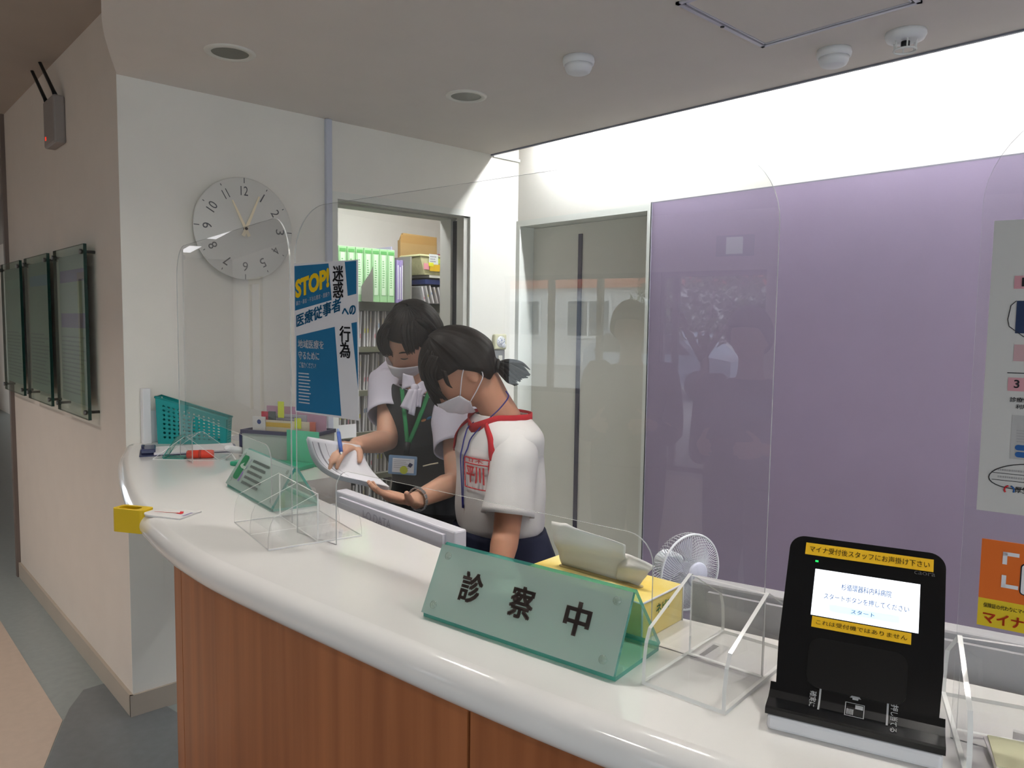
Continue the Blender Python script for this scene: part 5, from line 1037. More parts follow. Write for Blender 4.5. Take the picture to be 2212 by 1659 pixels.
def hair_cap(name, M, hl, mt, parent, off=lambda az, el: 0.012, inner=0.001, nu=160, nv=22):
    bm = BM(); O, I = [], []
    for j in range(nv + 1):
        ro, ri = [], []
        for i in range(nu):
            az = 2 * pi * i / nu; lo = hl((az + pi) % (2 * pi) - pi); el = pi / 2 - 0.02 + (lo - pi / 2 + 0.02) * j / nv
            rid = (0.0005 * sin(az * 67 + 2 * sin(el * 3)) + 0.0004 * sin(az * 29 + 1.7 * el)) * min(1, j / 4)
            ro.append(bm.verts.new(M @ head_pt(az, el, off(az, el) * (1 if j < nv else 0.55) + rid))); ri.append(bm.verts.new(M @ head_pt(az, el, inner)))
        O.append(ro); I.append(ri)
    for j in range(nv):
        for i in range(nu):
            q = (i + 1) % nu; bm.faces.new([O[j][i], O[j + 1][i], O[j + 1][q], O[j][q]]).smooth = True; bm.faces.new([I[j][q], I[j + 1][q], I[j + 1][i], I[j][i]])
    for i in range(nu): q = (i + 1) % nu; bm.faces.new([O[nv][i], I[nv][i], I[nv][q], O[nv][q]]); 
    bm.faces.new(O[0]); bm.faces.new(I[0][::-1])
    return link(name, bm, mt, parent)
def lock(bm, pts, r, flat=0.35, side=None, n=10):
    P = crom(pts, 5); m = len(P); rs = [r * (0.6 + 0.4 * min(1, i / 3)) * (1 - 0.85 * (i / (m - 1)) ** 2.2) for i in range(m)]; tube(bm, P, rs, n, flat=flat, side=side)
def locks(bm, pts, r, side, n=7):
    """a tuft: several thin strands side by side"""
    rnd = random.Random(int(pts[0].x * 1e4)); sv = Vector(side).normalized(); dv = (CAM - pts[0]).normalized()
    for k in range(n):
        a = (k / (n - 1) - 0.5) * 1.7 * r; q = rnd.uniform(-0.2, 0.2) * r; e = rnd.uniform(0.82, 1.06); P = [p + sv * (a * (1 - 0.35 * i / (len(pts) - 1))) + dv * (q + 0.004 * (1 - abs(k / (n - 1) - 0.5) * 2)) for i, p in enumerate(pts)]
        P[-1] = P[-2].lerp(P[-1], e); lock(bm, P, r * 0.33, 0.7, sv, 8)
def mask(M, parent, mt):
    bm = BM(); nu, nv = 28, 16; O = []
    for j in range(nv + 1):
        v = j / nv; row = []
        for i in range(nu + 1):
            u = i / nu * 2 - 1; az = u * 0.98; e0 = -0.16 - 0.12 * u * u + 0.05 * math.exp(-(u / 0.2) ** 2); e1 = -1.05 + 0.42 * u * u; el = e0 + (e1 - e0) * v
            bulge = 0.011 + 0.016 * math.exp(-(u / 0.38) ** 2) * (1 - abs(v - 0.3) * 0.9) + 0.0012 * sin(v * 22) * (1 - abs(u)); row.append(bm.verts.new(M @ head_pt(az, el, bulge)))
        O.append(row)
    for j in range(nv):
        for i in range(nu): bm.faces.new([O[j][i], O[j + 1][i], O[j + 1][i + 1], O[j][i + 1]]).smooth = True
    o = link('face_mask', bm, mt, parent); s = o.modifiers.new('s', 'SOLIDIFY'); s.thickness = 0.0015; s.offset = 1
    bm = BM()
    for sgn in (-1, 1):
        a = head_pt(sgn * 0.97, -0.29, 0.012); b = head_pt(sgn * 0.97, -0.6, 0.012); e = Vector((sgn * 0.083, -0.028, 0.022)); e2 = Vector((sgn * 0.081, -0.03, -0.03))
        tube(bm, [M @ p for p in crom([a, Vector((sgn * 0.082, 0.01, 0.008)), e, e2, Vector((sgn * 0.074, 0.0, -0.05)), b], 4)], 0.0016, 6)
    link('ear_loop', bm, mt, o); return o
def eyes(M, parent, looking_down=True):
    bm = BM()
    for s in (-1, 1):
        tube(bm, [M @ (head_pt(s * (0.24 + 0.05 * k), 0.035 - 0.02 * sin(k / 6 * pi), 0.0015)) for k in range(7)], [0.0008, 0.0015, 0.002, 0.002, 0.002, 0.0015, 0.0008], 6)
    link('eyelashes', bm, mat('lash_dark', '1d1512', 0.5, 0.3, var=0.05), parent); bm = BM()
    for s in (-1, 1): tube(bm, [M @ (head_pt(s * (0.2 + 0.065 * k), 0.20 + 0.03 * sin(k / 6 * pi), 0.003)) for k in range(7)], [0.001, 0.0022, 0.0028, 0.0028, 0.0025, 0.002, 0.001], 6)
    link('eyebrows', bm, mat('brow_dark', '2b201b', 0.7, 0.2, var=0.05), parent)
SKIN = mat('skin', 'c99c84', 0.5, 0.35, var=0.05, vscale=9, sub=0.15); SKIN2 = mat('skin_warm', 'bd8a70', 0.5, 0.35, var=0.06, vscale=9, sub=0.15)
def arm_pts(S_, E, W_): return [S_, S_.lerp(E, 0.35), S_.lerp(E, 0.75), E, E.lerp(W_, 0.25), E.lerp(W_, 0.7), W_]
def figure_body(bm, M, N, rings, arms, hips, legs, sc=1.0):
    head_mesh(bm, M)
    hb = M @ Vector((0, -0.022, -0.062)); tube(bm, [M @ Vector((0, -0.022, -0.02)), hb, hb.lerp(N, 0.55), N - Z * 0.0, N - Z * 0.05], [0.05 * sc, 0.052 * sc, 0.05 * sc, 0.056 * sc, 0.07 * sc], 18)
    Loft(rings).mesh(bm)
    for S_, E, W_ in arms: tube(bm, arm_pts(S_, E, W_), [0.047 * sc, 0.044 * sc, 0.038 * sc, 0.036 * sc, 0.037 * sc, 0.029 * sc, 0.0245 * sc], 16)
    for H_, K, A_ in legs:
        tube(bm, [H_, H_.lerp(K, 0.4), K, K.lerp(A_, 0.3), K.lerp(A_, 0.75), A_], [0.08, 0.072, 0.054, 0.054, 0.038, 0.036], 16)
def legs_of(hip, lat, fwd, gap=0.085, zk=0.46):
    out = []
    for s in (-1, 1):
        h = hip + lat * (s * gap) - Z * 0.02; k = Vector((h.x, h.y, zk)) + fwd * 0.02; a = Vector((h.x, h.y, 0.08)) - fwd * 0.01; out.append((h, k, a))
    return out
def shoes(parent, legs, fwd, mt):
    for (_, _, a) in legs:
        bm = BM(); p = Vector((a.x, a.y, 0)); pts = [p - fwd * 0.07 + Z * 0.04, p + Z * 0.045, p + fwd * 0.07 + Z * 0.034, p + fwd * 0.15 + Z * 0.024]; tube(bm, pts, [0.036, 0.044, 0.042, 0.03], 14, flat=0.85, side=fwd.cross(Z)); link('shoe', bm, mt, parent)

Pd0 = Pd
def Pd(x, y, d): return Pd0(x, y, d * 1.045)
# ---- staff member, bending over the papers
st = thing('person', 'person in dark vest, white blouse and mask bending over papers', 'person', Vector((-1.92, 1.42, 0)))
root = Matrix.Translation(-Vector(st.location))
def fin(name, bm, mt, parent=st, smooth=False, mod=None):
    bmesh.ops.transform(bm, matrix=root, verts=bm.verts); o = link(name, bm, mt, parent, smooth)
    if mod: s = o.modifiers.new('s', 'SOLIDIFY'); s.thickness = mod; s.offset = 0
    return o
fw = flatv(camvec(-0.55, 0, 0.83)); lt = fw.cross(Z)        # lt = her right
Hc = Pd(938, 1130, 2.36); Cc = Pd(920, 945, 2.34); Nc = Pd(912, 838, 2.30); Wc = Hc.lerp(Cc, 0.5) - fw * 0.01
RS_, LS_ = Pd(846, 822, 2.40), Pd(984, 876, 2.21)
lt2 = (RS_ - LS_).normalized(); midS = (RS_ + LS_) / 2
def ringset(k, dz=0.0):
    return [(Hc - Z * 0.10, lt * (0.165 * k), fw * (0.115 * k)), (Hc, lt * (0.168 * k), fw * (0.112 * k)), (Wc, lt * (0.128 * k), fw * (0.09 * k)), (Cc - Z * 0.02, lt * (0.15 * k), fw * (0.105 * k)), (Cc.lerp(midS, 0.55), lt2 * (0.165 * k), fw * (0.10 * k)), (midS + Z * 0.005, lt2 * (0.150 * k), fw * (0.070 * k)), (Nc - Z * 0.005, lt2 * (0.075 * k), fw * (0.055 * k))]
RE, RW = Pd(836, 952, 2.24), Pd(768, 962, 2.06); LE, LW = Pd(986, 1040, 2.06), Pd(893, 1083, 1.93)
HM = head_mtx(Pd(889, 738, 2.25), camvec(-0.43, -0.58, 0.70), camvec(0.0, 0.78, 0.60))
lg = legs_of(Hc - Z * 0.08, lt, fw); bm = BM()
figure_body(bm, HM, Nc, ringset(0.86), ((RS_, RE, RW), (LS_, LE, LW)), Hc, lg, 0.95)
rd = (Pd(728, 968, 1.98) - RW); hand(bm, RW, rd, camvec(-0.25, -0.85, 0.2), True, (0.55, 0.6, 0.62, 0.65), 0.7, 0.95)
ld = (Pd(800, 1062, 1.85) - LW); hand(bm, LW, ld, camvec(-0.2, 0.92, 0.25), False, (0.15, 0.18, 0.22, 0.3), 0.35, 1.0)
bmesh.ops.transform(bm, matrix=root, verts=bm.verts); body = remeshed('body', bm, 0.0042, SKIN, st)
HL = root @ HM
HAIR = hair_mat('dark_hair', '0c0908')
def hl_staff(a):
    b = abs(a)
    if b < 0.9: return 0.50 - 0.10 * (b / 0.9) ** 2
    if b < 1.5: return 0.40 - (b - 0.9) / 0.6 * 0.60
    return -0.20 - 0.55 * min(1, (b - 1.5) / 0.9)
hr = hair_cap('hair', HL, hl_staff, HAIR, st, lambda az, el: 0.016 + 0.004 * max(0, sin(el)) + (0.006 if cos(az) < -0.2 else 0))
bm = BM(); ax_ = camvec(1, 0.1, 0)
for (p, r) in (([(868, 694, 2.165), (845, 700, 2.16), (829, 722, 2.17), (828, 748, 2.18), (840, 772, 2.18)], 0.022), ([(866, 696, 2.16), (838, 716, 2.155), (833, 745, 2.165), (846, 768, 2.165)], 0.013), ([(880, 694, 2.15), (878, 720, 2.135), (882, 745, 2.135), (888, 766, 2.14)], 0.02), ([(884, 698, 2.15), (893, 720, 2.14), (897, 745, 2.14), (898, 757, 2.145)], 0.014), ([(890, 690, 2.16), (915, 705, 2.17), (938, 735, 2.21), (946, 760, 2.25)], 0.03), ([(876, 698, 2.15), (868, 720, 2.135), (872, 742, 2.135), (880, 760, 2.135)], 0.007)):
    locks(bm, [Pd(*q) for q in p], r, ax_)
fin('hair_strands', bm, HAIR, hr)
bm = BM(); c = HM @ Vector((0, -0.125, -0.02)); ellipsoid(bm, c, HM.to_3x3() @ Vector((0.04, 0, 0)), HM.to_3x3() @ Vector((0, 0.03, 0)), HM.to_3x3() @ Vector((0, 0, 0.04))); fin('hair_bun', bm, HAIR, hr)
MASK = mat('mask_white', 'e6e3ea', 0.75, 0.15, var=0.01, bump=0.15, bscale=400)
mk = mask(HL, st, MASK); eyes(HL, st)
VEST = mat('charcoal_vest', '35373a', 0.75, 0.2, var=0.08, vscale=20, bump=0.2, bscale=500); BLOUSE = mat('lilac_white_blouse', 'cac6d4', 0.7, 0.2, var=0.015, bump=0.1, bscale=200)
L1 = Loft(ringset(1.0)); bm = BM(); L1.mesh(bm, 0.10, 0.93, 30, 44, 0.010, True, 0.006, 1); fin('vest', bm, VEST)
bm = BM(); L1.mesh(bm, 0.80, 1.0, 10, 40, 0.004, False, 0.003, 2); fin('blouse_yoke', bm, BLOUSE, mod=0.002)
for nm, S_, E, f in (('sleeve', RS_, RE, 0.62), ('sleeve', LS_, LE, 0.60)):
    inn = S_.lerp(midS, 0.55) - Z * 0.012; e = S_.lerp(E, f); bm = BM()
    rs = [0.058, 0.072, 0.073, 0.070, 0.068]; P = [inn, S_ + Z * 0.004, S_.lerp(E, 0.25), S_.lerp(E, 0.45), e]; tube(bm, crom(P, 4), [0.03 + 0.040 * min(1, i / 5) ** 0.7 - (0.004 * max(0, i - 8) / 8) for i in range(17)], 24, caps=False)
    for v in bm.verts: v.co += Vector((noise.noise(v.co * 14), noise.noise(v.co * 14 + Vector((5, 0, 0))), 0)) * 0.005
    fin(nm, bm, BLOUSE, mod=0.003, smooth=True)
def flap(bm, pts4, bulge, n=8):
    """a bent cloth flap between four corner points given in the round (a,b on one edge, c,d on the other)"""
    a, b, c, d = [Vector(p) for p in pts4]; nn = (b - a).cross(d - a).normalized(); nn = nn if nn.dot(CAM - a) > 0 else -nn; g = []
    for i in range(n + 1):
        row = []
        for j in range(n + 1):
            u, v = i / n, j / n; p = a.lerp(b, u).lerp(d.lerp(c, u), v) + nn * (bulge * sin(pi * u) + 0.004 * sin(u * 9) * v); row.append(bm.verts.new(p))
        g.append(row)
    for i in range(n):
        for j in range(n): bm.faces.new([g[i][j], g[i + 1][j], g[i + 1][j + 1], g[i][j + 1]]).smooth = True
BD = 2.165
bm = BM()
flap(bm, [Pd(871, 806, BD), Pd(892, 812, BD - .01), Pd(899, 833, BD - .01), Pd(868, 842, BD)], 0.012)
flap(bm, [Pd(897, 834, BD - .012), Pd(925, 812, BD), Pd(936, 832, BD), Pd(903, 862, BD - .015)], 0.012)
flap(bm, [Pd(884, 840, BD - .02), Pd(900, 838, BD - .02), Pd(890, 888, BD - .02), Pd(865, 878, BD - .01)], 0.008)
flap(bm, [Pd(892, 840, BD - .022), Pd(905, 842, BD - .02), Pd(895, 898, BD - .02), Pd(882, 893, BD - .022)], 0.008)
flap(bm, [Pd(898, 840, BD - .02), Pd(916, 838, BD - .012), Pd(908, 880, BD - .012), Pd(898, 878, BD - .018)], 0.008)
ellipsoid(bm, Pd(896, 838, BD - .018), camvec(1, 0, 0) * 0.012, camvec(0, 1, 0) * 0.012, camvec(0, 0, 1) * 0.009, 12, 8)
fin('bow_tie', bm, BLOUSE, mod=0.002)
bm = BM()
for p in ([(938, 812, 2.20), (925, 850, 2.165), (905, 905, 2.145), (883, 958, 2.145)], [(868, 838, 2.20), (871, 870, 2.175), (876, 915, 2.15), (880, 958, 2.147)]): tube(bm, crom([Pd(*q) for q in p], 5), 0.0065, 6, flat=0.2, side=camvec(1, 0, 0))
ly = fin('lanyard', bm, mat('lanyard_green', '2c7d4c', 0.6, 0.2, var=0.05))
bm = BM(); tube(bm, [Pd(881, 955, 2.143), Pd(876, 985, 2.14)], 0.009, 8, flat=0.4, side=camvec(1, 0, 0)); fin('clip', bm, M_BLK2, ly)
bu = camvec(1, -0.06, 0.1); bv = camvec(0.06, 1, 0.05); bo = Pd(838, 1023, 2.135)
def bd(a, b, k=0.0): return bo + bu * a + bv * b + bu.cross(bv) * k
bm = BM(); prism(bm, rrect(0, 0, 0.085, 0.056, 0.004), bd, -0.0015, 0.0); bg_ = fin('name_badge', bm, mat('badge_blue', '7f9dc0', 0.3, 0.4, var=0.03), ly)
bm = BM(); prism(bm, [(0.012, 0.006), (0.077, 0.006), (0.077, 0.048), (0.012, 0.048)], bd, 0, 0.0006); fin('badge_card', bm, M_PAPER, ly)
bm = BM(); bars_into(bm, 0.016, 0.018, 0.07, 0.045, 5, lambda a, b: bd(a, b, 0.001), 0, 0.25); fin('badge_print', bm, M_GREYINK, ly)
bm = BM(); poly_into(bm, arc(0.047, 0.014, 0.012, 0, 340, 14), lambda a, b: bd(a, b, 0.0013)); fin('badge_sticker', bm, mat('sticker_lime', 'c8cf45', 0.6, 0.2, var=0.03), ly)
bm = BM(); poly_into(bm, [(0.058, 0.026), (0.067, 0.022), (0.074, 0.032), (0.064, 0.037)], lambda a, b: bd(a, b, 0.0013)); fin('badge_mark', bm, M_NAVY, ly)
bm = BM(); ellipsoid(bm, Pd(915, 908, 2.165), camvec(1, .4, 0) * 0.008, camvec(-.4, 1, 0) * 0.004, camvec(0, 0, 1) * 0.003, 10, 6); br = fin('brooch', bm, mat('brooch_orange', 'd08a52', 0.4, 0.4, var=0.1))
bm = BM(); ellipsoid(bm, Pd(927, 903, 2.17), camvec(1, .5, 0) * 0.009, camvec(-.5, 1, 0) * 0.004, camvec(0, 0, 1) * 0.003, 10, 6); fin('brooch_wing', bm, mat('brooch_blue', '3f78a0', 0.4, 0.4, var=0.1), br)
bm = BM(); tube(bm, [Pd(914, 1007, 2.16), Pd(930, 1003, 2.15), Pd(946, 1000, 2.14)], 0.0022, 6); fin('pocket_piping', bm, M_BRASS)
SK = Loft([(Hc + Z * 0.06, lt * 0.15, fw * 0.105), (Hc - Z * 0.06, lt * 0.18, fw * 0.125), (Vector((Hc.x, Hc.y, 0.66)), lt * 0.185, fw * 0.13), (Vector((Hc.x, Hc.y, 0.48)), lt * 0.18, fw * 0.125)]); bm = BM(); SK.mesh(bm, 0, 1, 18, 40, 0.006, True, 0.006, 4); fin('skirt', bm, mat('black_cloth', '141416', 0.8, 0.15, var=0.1))
bm = BM(); ctr = LW.lerp(LE, 0.10); d_ = (LE - LW).normalized(); s1 = d_.orthogonal().normalized(); s2 = d_.cross(s1)
for k in range(14):
    a = 2 * pi * k / 14; c = ctr + s1 * (0.034 * cos(a)) + s2 * (0.03 * sin(a)); tq = (s2 * cos(a) - s1 * sin(a)).normalized(); nq = (s1 * cos(a) + s2 * sin(a)).normalized()
    b2 = BM(); bmesh.ops.create_cube(b2, size=1); bmesh.ops.scale(b2, vec=(0.012, 0.009, 0.004), verts=b2.verts); bmesh.ops.bevel(b2, geom=b2.edges[:], offset=0.001, segments=1, affect='EDGES'); m3 = Matrix((tq, d_, nq)).transposed().to_4x4(); m3.translation = c; merge(bm, b2, m3)
fin('bracelet', bm, M_STEEL); root_staff = root
def shoes2(legs, fwd_, parent, mt):
    for (_, _, a) in legs:
        bm = BM(); p = Vector((a.x, a.y, 0)); tube(bm, [p - fwd_ * 0.07 + Z * 0.04, p + Z * 0.045, p + fwd_ * 0.07 + Z * 0.034, p + fwd_ * 0.15 + Z * 0.024], [0.036, 0.044, 0.042, 0.03], 14, flat=0.85, side=fwd_.cross(Z)); fin('shoe', bm, mt, parent)
shoes2(lg, fw, st, M_BLK2)
# pen and papers in the hands
PP = [Pd(664, 943, 1.93), Pd(732, 1028, 1.93), Pd(842, 1052, 1.90), Pd(778, 962, 2.02)]
ctrp = sum(PP, Vector()) / 4
for i in range(5):
    bm = BM(); n = 12; g = []; nn = (PP[1] - PP[0]).cross(PP[3] - PP[0]).normalized(); nn = nn if nn.dot(CAM - ctrp) > 0 else -nn
    for a in range(n + 1):
        row = []
        for b in range(n + 1):
            u, v = a / n, b / n; p = PP[0].lerp(PP[1], u).lerp(PP[3].lerp(PP[2], u), v); sag = -0.035 * sin(pi * u) * (1 - 0.4 * v) - 0.002 * i * (1 + u * (1 - v)) - 0.0008 * i; row.append(bm.verts.new(p - ctrp + nn * sag + (PP[1] - PP[0]) * (0.015 * i) * (0.3 + v)))
        g.append(row)
    for a in range(n):
        for b in range(n): bm.faces.new([g[a][b], g[a + 1][b], g[a + 1][b + 1], g[a][b + 1]]).smooth = True
    o = link('paper_sheet', bm, mat('held_paper', 'dedce2', 0.7, 0.15, var=0.015)); o.location = ctrp; s = o.modifiers.new('s', 'SOLIDIFY'); s.thickness = 0.0005
    tag(o, 'topmost printed sheet of the papers held by the person in the dark vest' if i == 0 else 'white sheet under the printed one held by the person in the dark vest', 'paper', 'held papers')
    if i == 0:
        bm = BM()
        def ps(u, v): p = PP[0].lerp(PP[1], u).lerp(PP[3].lerp(PP[2], u), v); return p - ctrp + nn * (-0.035 * sin(pi * u) * (1 - 0.4 * v) + 0.001)
        for v0, v1 in ((0.06, 0.075), (0.16, 0.19), (0.30, 0.31)):
            for a in range(8): u0, u1 = 0.08 + a * 0.1, 0.18 + a * 0.1; quad(bm, [ps(u0, v0), ps(u1, v0), ps(u1, v1), ps(u0, v1)])
        link('print', bm, M_GREYINK, o)
p0, p1 = Pd(731, 934, 1.985), Pd(738, 985, 1.955); o = thing('ballpoint_pen', 'blue ballpoint pen in the hand of the person in the dark vest', 'pen', (p0 + p1) / 2); r_ = -(p0 + p1) / 2
bm = BM(); tube(bm, [p0 + r_, p0.lerp(p1, 0.85) + r_], 0.0055, 10); link('barrel', bm, mat('pen_blue', '3f62b4', 0.35, 0.4, var=0.03), o); bm = BM(); tube(bm, [p0.lerp(p1, 0.85) + r_, p1 + r_], [0.005, 0.001], 10); link('tip', bm, M_STEEL, o); bm = BM(); tube(bm, [p0 + r_ - (p1 - p0) * 0.15, p0 + r_], [0.003, 0.005], 8); link('cap', bm, mat('pen_pale', '9db6e0', 0.35, 0.4, var=0.03), o)

def Pd(x, y, d): return Pd0(x, y, d * 0.97)
# ---- student in sports shirt
gl = thing('person', 'person with a ponytail, white sports shirt with red trim and mask looking down', 'person', Vector((-1.54, 1.40, 0))); root = Matrix.Translation(-Vector(gl.location))
fw = flatv(camvec(-0.85, 0, 0.5)); lt = fw.cross(Z)
Hc = Pd(1080, 1180, 2.12); Cc = Pd(1076, 1005, 2.11); Nc = Pd(1084, 902, 2.11)
RS_, LS_ = Pd(1050, 945, 2.22), Pd(1114, 968, 2.0); midS = (RS_ + LS_) / 2
LE, LW = Pd(1094, 1150, 1.95), Pd(1072, 1262, 1.88); RE, RW = Pd(1056, 1140, 2.29), Pd(1046, 1250, 2.26)
def ringg(k):
    return [(Hc - Z * 0.10, lt * (0.16 * k), fw * (0.115 * k)), (Hc, lt * (0.14 * k), fw * (0.10 * k)), (Hc.lerp(Cc, 0.4), lt * (0.108 * k), fw * (0.08 * k)), (Cc, lt * (0.12 * k), fw * (0.088 * k)), (Cc.lerp(midS, 0.6), lt * (0.13 * k), fw * (0.088 * k)), (midS + Z * 0.012, lt * (0.115 * k), fw * (0.075 * k)), (Nc, lt * (0.06 * k), fw * (0.056 * k))]
HM = head_mtx(Pd(997, 801, 2.10), camvec(-0.68, -0.68, 0.12), camvec(-0.60, 0.74, 0.22)) @ Matrix.Scale(0.96, 4); lg = legs_of(Hc - Z * 0.08, lt, fw); bm = BM()
figure_body(bm, HM, Nc, ringg(0.86), ((RS_, RE, RW), (LS_, LE, LW)), Hc, lg, 0.95)
hand(bm, LW, camvec(-0.35, -0.8, 0.25), camvec(-0.8, -0.1, -0.5), False, (0.25, 0.3, 0.3, 0.35), 0.4, 0.95); hand(bm, RW, camvec(-0.2, -0.95, 0.1), camvec(0.4, 0, 0.9), True, (0.25, 0.3, 0.3, 0.35), 0.4, 0.95)
bmesh.ops.transform(bm, matrix=root, verts=bm.verts); remeshed('body', bm, 0.0042, SKIN2, gl)
HL = root @ HM; HAIR2 = hair_mat('dark_brown_hair', '0f0a08')
def hl_girl(a):
    b = abs(a)
    if b < 0.8: return 0.42 - 0.12 * (b / 0.8) ** 2
    if b < 1.45: return 0.30 - (b - 0.8) / 0.65 * 0.10
    return 0.20 - 0.75 * min(1, (b - 1.45) / 0.7)
hr = hair_cap('hair', HL, hl_girl, HAIR2, gl, lambda az, el: 0.015 + 0.004 * max(0, sin(el)) + (0.005 if cos(az) < 0 else 0))
tie = Pd(1076, 790, 2.09); tip = Pd(1143, 812, 2.06); back = HM @ head_pt(pi, -0.15, 0.0)
bm = BM(); tube(bm, [tie - camvec(1, -0.2, 0) * 0.006, tie + camvec(1, -0.2, 0) * 0.01], 0.015, 14); tube(bm, [tie + (camvec(0, 1, 0) * cos(2 * pi * k / 14) + camvec(0, 0, 1) * sin(2 * pi * k / 14)) * 0.0145 for k in range(14)], 0.005, 6, closed=True); fin('hair_tie', bm, M_BLK2, hr)
bm = BM(); hc_ = HM @ Vector((0, -0.03, 0)); tube(bm, crom([hc_, hc_.lerp(tie, 0.6), tie], 4), [0.07, 0.068, 0.064, 0.058, 0.05, 0.042, 0.032, 0.022, 0.014], 18)
for k in range(46):
    rnd = random.Random(k); a = rnd.uniform(0, 2 * pi); rr = rnd.uniform(0.1, 1) ** 0.5
    o1 = camvec(0.2, 1, 0) * (cos(a) * rr) + camvec(0, 0, 1) * (sin(a) * rr); q = rnd.uniform(0, 1)
    e = Pd(1146 - 34 * q, 806 + 22 * q + rnd.uniform(-5, 5), 2.06) + o1 * 0.006
    lock(bm, [tie + o1 * 0.008, tie.lerp(e, 0.35) + o1 * 0.013 + Z * 0.003, tie.lerp(e, 0.7) + o1 * 0.013 + Z * 0.002, e], 0.0075, 0.6, camvec(0, 1, 0), 7)
fin('ponytail', bm, HAIR2, hr)
bm = BM()
for (p, r) in (([(940, 760, 2.03), (924, 800, 2.03), (934, 835, 2.04), (962, 866, 2.06)], 0.02), ([(945, 770, 2.02), (930, 805, 2.02), (945, 840, 2.03)], 0.016), ([(958, 800, 2.0), (962, 815, 2.0), (968, 830, 2.01), (975, 838, 2.015)], 0.007), ([(935, 790, 2.05), (928, 825, 2.06), (940, 862, 2.08), (950, 880, 2.09)], 0.016)): locks(bm, [Pd(*q) for q in p], r, camvec(1, -0.3, 0))
fin('hair_strands', bm, HAIR2, hr)
mk = mask(HL, gl, MASK); eyes(HL, gl)
SHIRT = mat('white_sports_shirt', 'e2dfdd', 0.8, 0.15, var=0.012, bump=0.15, bscale=300); TRIM = mat('red_trim_cloth', 'b3222c', 0.75, 0.2, var=0.05)
waist = Pd(1078, 1152, 2.12)
G = Loft([(waist - Z * 0.005, lt * 0.112, fw * 0.088), (waist + Z * 0.025, lt * 0.134, fw * 0.102), (waist + Z * 0.10, lt * 0.140, fw * 0.103), (Cc + Z * 0.02, lt * 0.140, fw * 0.102), (Cc.lerp(midS, 0.6) + Z * 0.01, lt * 0.145, fw * 0.100), (midS + Z * 0.034, lt * 0.150, fw * 0.086), (Nc + Z * 0.010, lt * 0.072, fw * 0.066)])
bm = BM(); G.mesh(bm, 0, 1, 40, 56, 0, False, 0.008, 3); fin('shirt', bm, SHIRT, gl, mod=0.002); sh_ = gl.children[-1]
for nm, S_, E, f in (('sleeve', LS_, LE, 0.80), ('sleeve', RS_, RE, 0.75)):
    inn = S_.lerp(midS, 0.62) - Z * 0.022; e = S_.lerp(E, f); bm = BM(); P = crom([inn, S_ + Z * 0.004, S_.lerp(E, 0.3), S_.lerp(E, 0.55), e], 4)
    tube(bm, P, [0.022 + 0.033 * min(1, i / 6) ** 0.7 + 0.009 * (i / 16) for i in range(17)], 26, caps=False)
    for v in bm.verts: v.co += Vector((noise.noise(v.co * 11), noise.noise(v.co * 11 + Vector((5, 0, 0))), 0)) * 0.007
    fin(nm, bm, SHIRT, gl, smooth=True, mod=0.003)
# collar with V, raglan stripes, name patch lie on the shirt's own surface
def strip(bm, path, w, off=0.0035, loft=G):
    """ribbon on the shirt along path [(t, theta)], w in metres each side"""
    pr = None; P = [loft.pos(t, th, off) for t, th in path]
    for i in range(len(P)):
        tg_ = (P[min(i + 1, len(P) - 1)] - P[max(i - 1, 0)]).normalized(); c, a, b = loft.ring(path[i][0]); n_ = (P[i] - c).normalized(); s = tg_.cross(n_).normalized(); ww = w(i / (len(P) - 1)) if callable(w) else w
        q = [bm.verts.new(P[i] + s * ww), bm.verts.new(P[i] - s * ww)]
        if pr: bm.faces.new([pr[0], q[0], q[1], pr[1]]).smooth = True
        pr = q
fth = pi / 2   # theta of the chest front (b axis)
bm = BM()
strip(bm, [(0.965 - 0.10 * max(0, 1 - abs(((k / 60 * 2 * pi - fth + pi) % (2 * pi)) - pi) / 0.9) ** 1.2, k / 60 * 2 * pi) for k in range(61)], 0.013, 0.005); fin('collar', bm, TRIM, sh_, mod=0.003)
for sg in (1, -1):
    bm = BM(); strip(bm, [(0.93 - 0.40 * q / 24, fth - sg * (-0.42 - 0.36 * sin(pi * 0.5 * q / 24))) for q in range(25)], lambda x: 0.0085 - 0.004 * abs(x - 0.45) + (-0.004 if x > 0.9 else 0), 0.006); fin('raglan_stripe', bm, TRIM, sh_, mod=0.002)
# her left chest is the theta on the -lt side of the front
def patch(a, b, k=0.007): return G.pos(0.40 + 0.165 * b, fth + 0.10 + 0.62 * a * 1.0, k)
bm = BM()
def pline(a0, b0, a1, b1, w=0.0016):
    for i in range(8):
        p = patch(a0 + (a1 - a0) * i / 8, b0 + (b1 - b0) * i / 8); q = patch(a0 + (a1 - a0) * (i + 1) / 8, b0 + (b1 - b0) * (i + 1) / 8); tube(bm, [p, q], w, 5)
for s in ((0, 0, 1, 0), (0, 1, 1, 1), (0, 0, 0, 1), (1, 0, 1, 1), (0, 0.62, 1, 0.62)): pline(*s)
text_into(bm, '甘木', 0.14, 0.68, 0.80, 0.93, lambda a, b: patch(a, b, 0.0065), 0.03); text_into(bm, '平川', 0.08, 0.10, 0.84, 0.54, lambda a, b: patch(a, b, 0.0065), 0.05)
fin('name_print', bm, M_REDINK, sh_)
bm = BM(); pts = [Pd(1093, 845, 2.05), Pd(1098, 858, 2.035), Pd(1080, 882, 2.03), Pd(1056, 905, 2.03)] + [G.pos(0.80 - 0.5 * i / 5, fth + 0.12 - 0.12 * i / 5, 0.007) for i in range(6)]
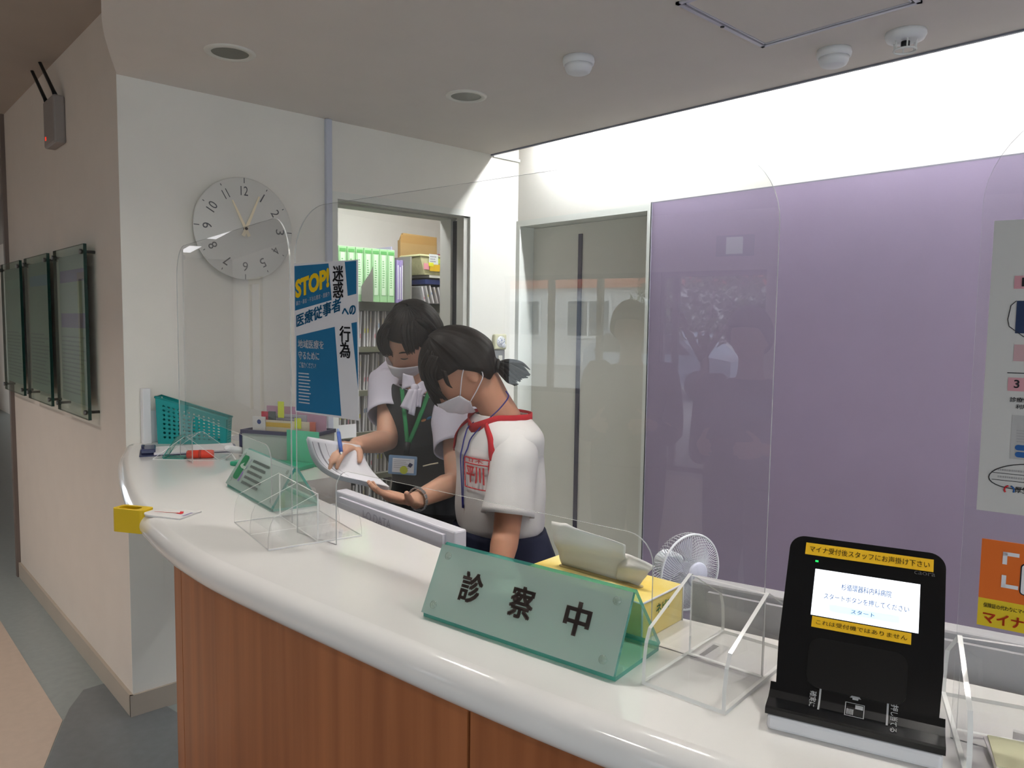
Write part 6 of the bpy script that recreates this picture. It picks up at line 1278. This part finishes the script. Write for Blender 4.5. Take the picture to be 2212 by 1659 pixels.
tube(bm, crom(pts, 4), 0.0018, 6); pts2 = [Nc + fw * 0.05 + lt * 0.02] + [G.pos(0.88 - 0.58 * i / 6, fth - 0.12 + 0.1 * i / 6, 0.007) for i in range(7)]; tube(bm, crom(pts2, 4), 0.0018, 6); fin('neck_cord', bm, mat('cord_blue', '2e2f7c', 0.6, 0.2, var=0.04), gl)
SH = Loft([(waist + Z * 0.02, lt * 0.14, fw * 0.11), (Hc - Z * 0.05, lt * 0.178, fw * 0.135), (Vector((Hc.x, Hc.y, 0.70)), lt * 0.185, fw * 0.135), (Vector((Hc.x, Hc.y, 0.52)), lt * 0.185, fw * 0.13)]); bm = BM(); SH.mesh(bm, 0, 1, 18, 40, 0.004, True, 0.006, 7); fin('shorts', bm, mat('navy_cloth', '171a2c', 0.8, 0.15, var=0.1), gl)
shoes2(lg, fw, gl, M_WHITE)

# ---- visitors in the lobby, seen only mirrored in the middle screen
for (lab, x, y, fa, hz, ctop, cbot, hcol) in (('person in a dark jacket standing in the lobby right of the camera, seen mirrored', -1.08, -1.3, 92, 1.46, '2c2b30', '1f2024', '1d1918'), ('person with full hair standing in the lobby, the left of the two mirrored', -1.68, -1.45, 75, 1.49, '34343a', '23242a', '2a211d')):
    v = thing('person', lab, 'person', (x, y, 0)); root = Matrix.Translation((-x, -y, 0)); fw = Vector((cos(radians(fa)), sin(radians(fa)), 0)); lt = fw.cross(Z); B0 = Vector((x, y, 0)); Hc = B0 + Z * 0.92; Nc = B0 + Z * (hz - 0.17); midS = B0 + Z * (hz - 0.23)
    rg = lambda k: [(Hc - Z * 0.08, lt * 0.165 * k, fw * 0.11 * k), (Hc, lt * 0.165 * k, fw * 0.11 * k), (B0 + Z * 1.06, lt * 0.145 * k, fw * 0.1 * k), (B0 + Z * (hz - 0.33), lt * 0.175 * k, fw * 0.11 * k), (midS, lt * 0.165 * k, fw * 0.085 * k), (Nc, lt * 0.07 * k, fw * 0.06 * k)]
    sl, sr = midS - lt * 0.17, midS + lt * 0.17; el, er = sl - Z * 0.26 - lt * 0.03, sr - Z * 0.26 + lt * 0.03; wl_, wr_ = el + fw * 0.2 + Z * 0.06 + lt * 0.08, er + fw * 0.2 + Z * 0.06 - lt * 0.08; HM = head_mtx(B0 + Z * hz + fw * 0.03, fw - Z * 0.15, Z); lg = legs_of(Hc - Z * 0.06, lt, fw); bm = BM()
    figure_body(bm, HM, Nc, rg(0.86), ((sl, el, wl_), (sr, er, wr_)), Hc, lg, 1.0); hand(bm, wl_, fw + lt * 0.3, lt, False); hand(bm, wr_, fw - lt * 0.3, lt * -1, True)
    bmesh.ops.transform(bm, matrix=root, verts=bm.verts); remeshed('body', bm, 0.008, SKIN, v, 3)
    hair_cap('hair', root @ HM, hl_staff, hair_mat('visitor_hair_' + hcol, hcol), v, lambda az, el: 0.022)
    cm = mat('jacket_' + ctop, ctop, 0.8, 0.15, var=0.06); bm = BM(); Loft(rg(1.06)).mesh(bm, 0.02, 0.98, 20, 32, 0.004); fin('jacket', bm, cm, v)
    for a, b, c in ((sl, el, wl_), (sr, er, wr_)): bm = BM(); tube(bm, crom([a.lerp(midS, 0.3), a, b, b.lerp(c, 0.85)], 4), [0.06, 0.064, 0.064, 0.062, 0.06, 0.058, 0.056, 0.054, 0.052, 0.05, 0.046, 0.042, 0.04], 16); fin('sleeve', bm, cm, v)
    for h, k, a in lg: bm = BM(); tube(bm, [h + Z * 0.04, h.lerp(k, 0.5), k, a], [0.098, 0.09, 0.07, 0.06], 16); fin('trouser_leg', bm, mat('trouser_' + cbot, cbot, 0.8, 0.15, var=0.06), v)
    shoes2(lg, fw, v, M_BLK2)
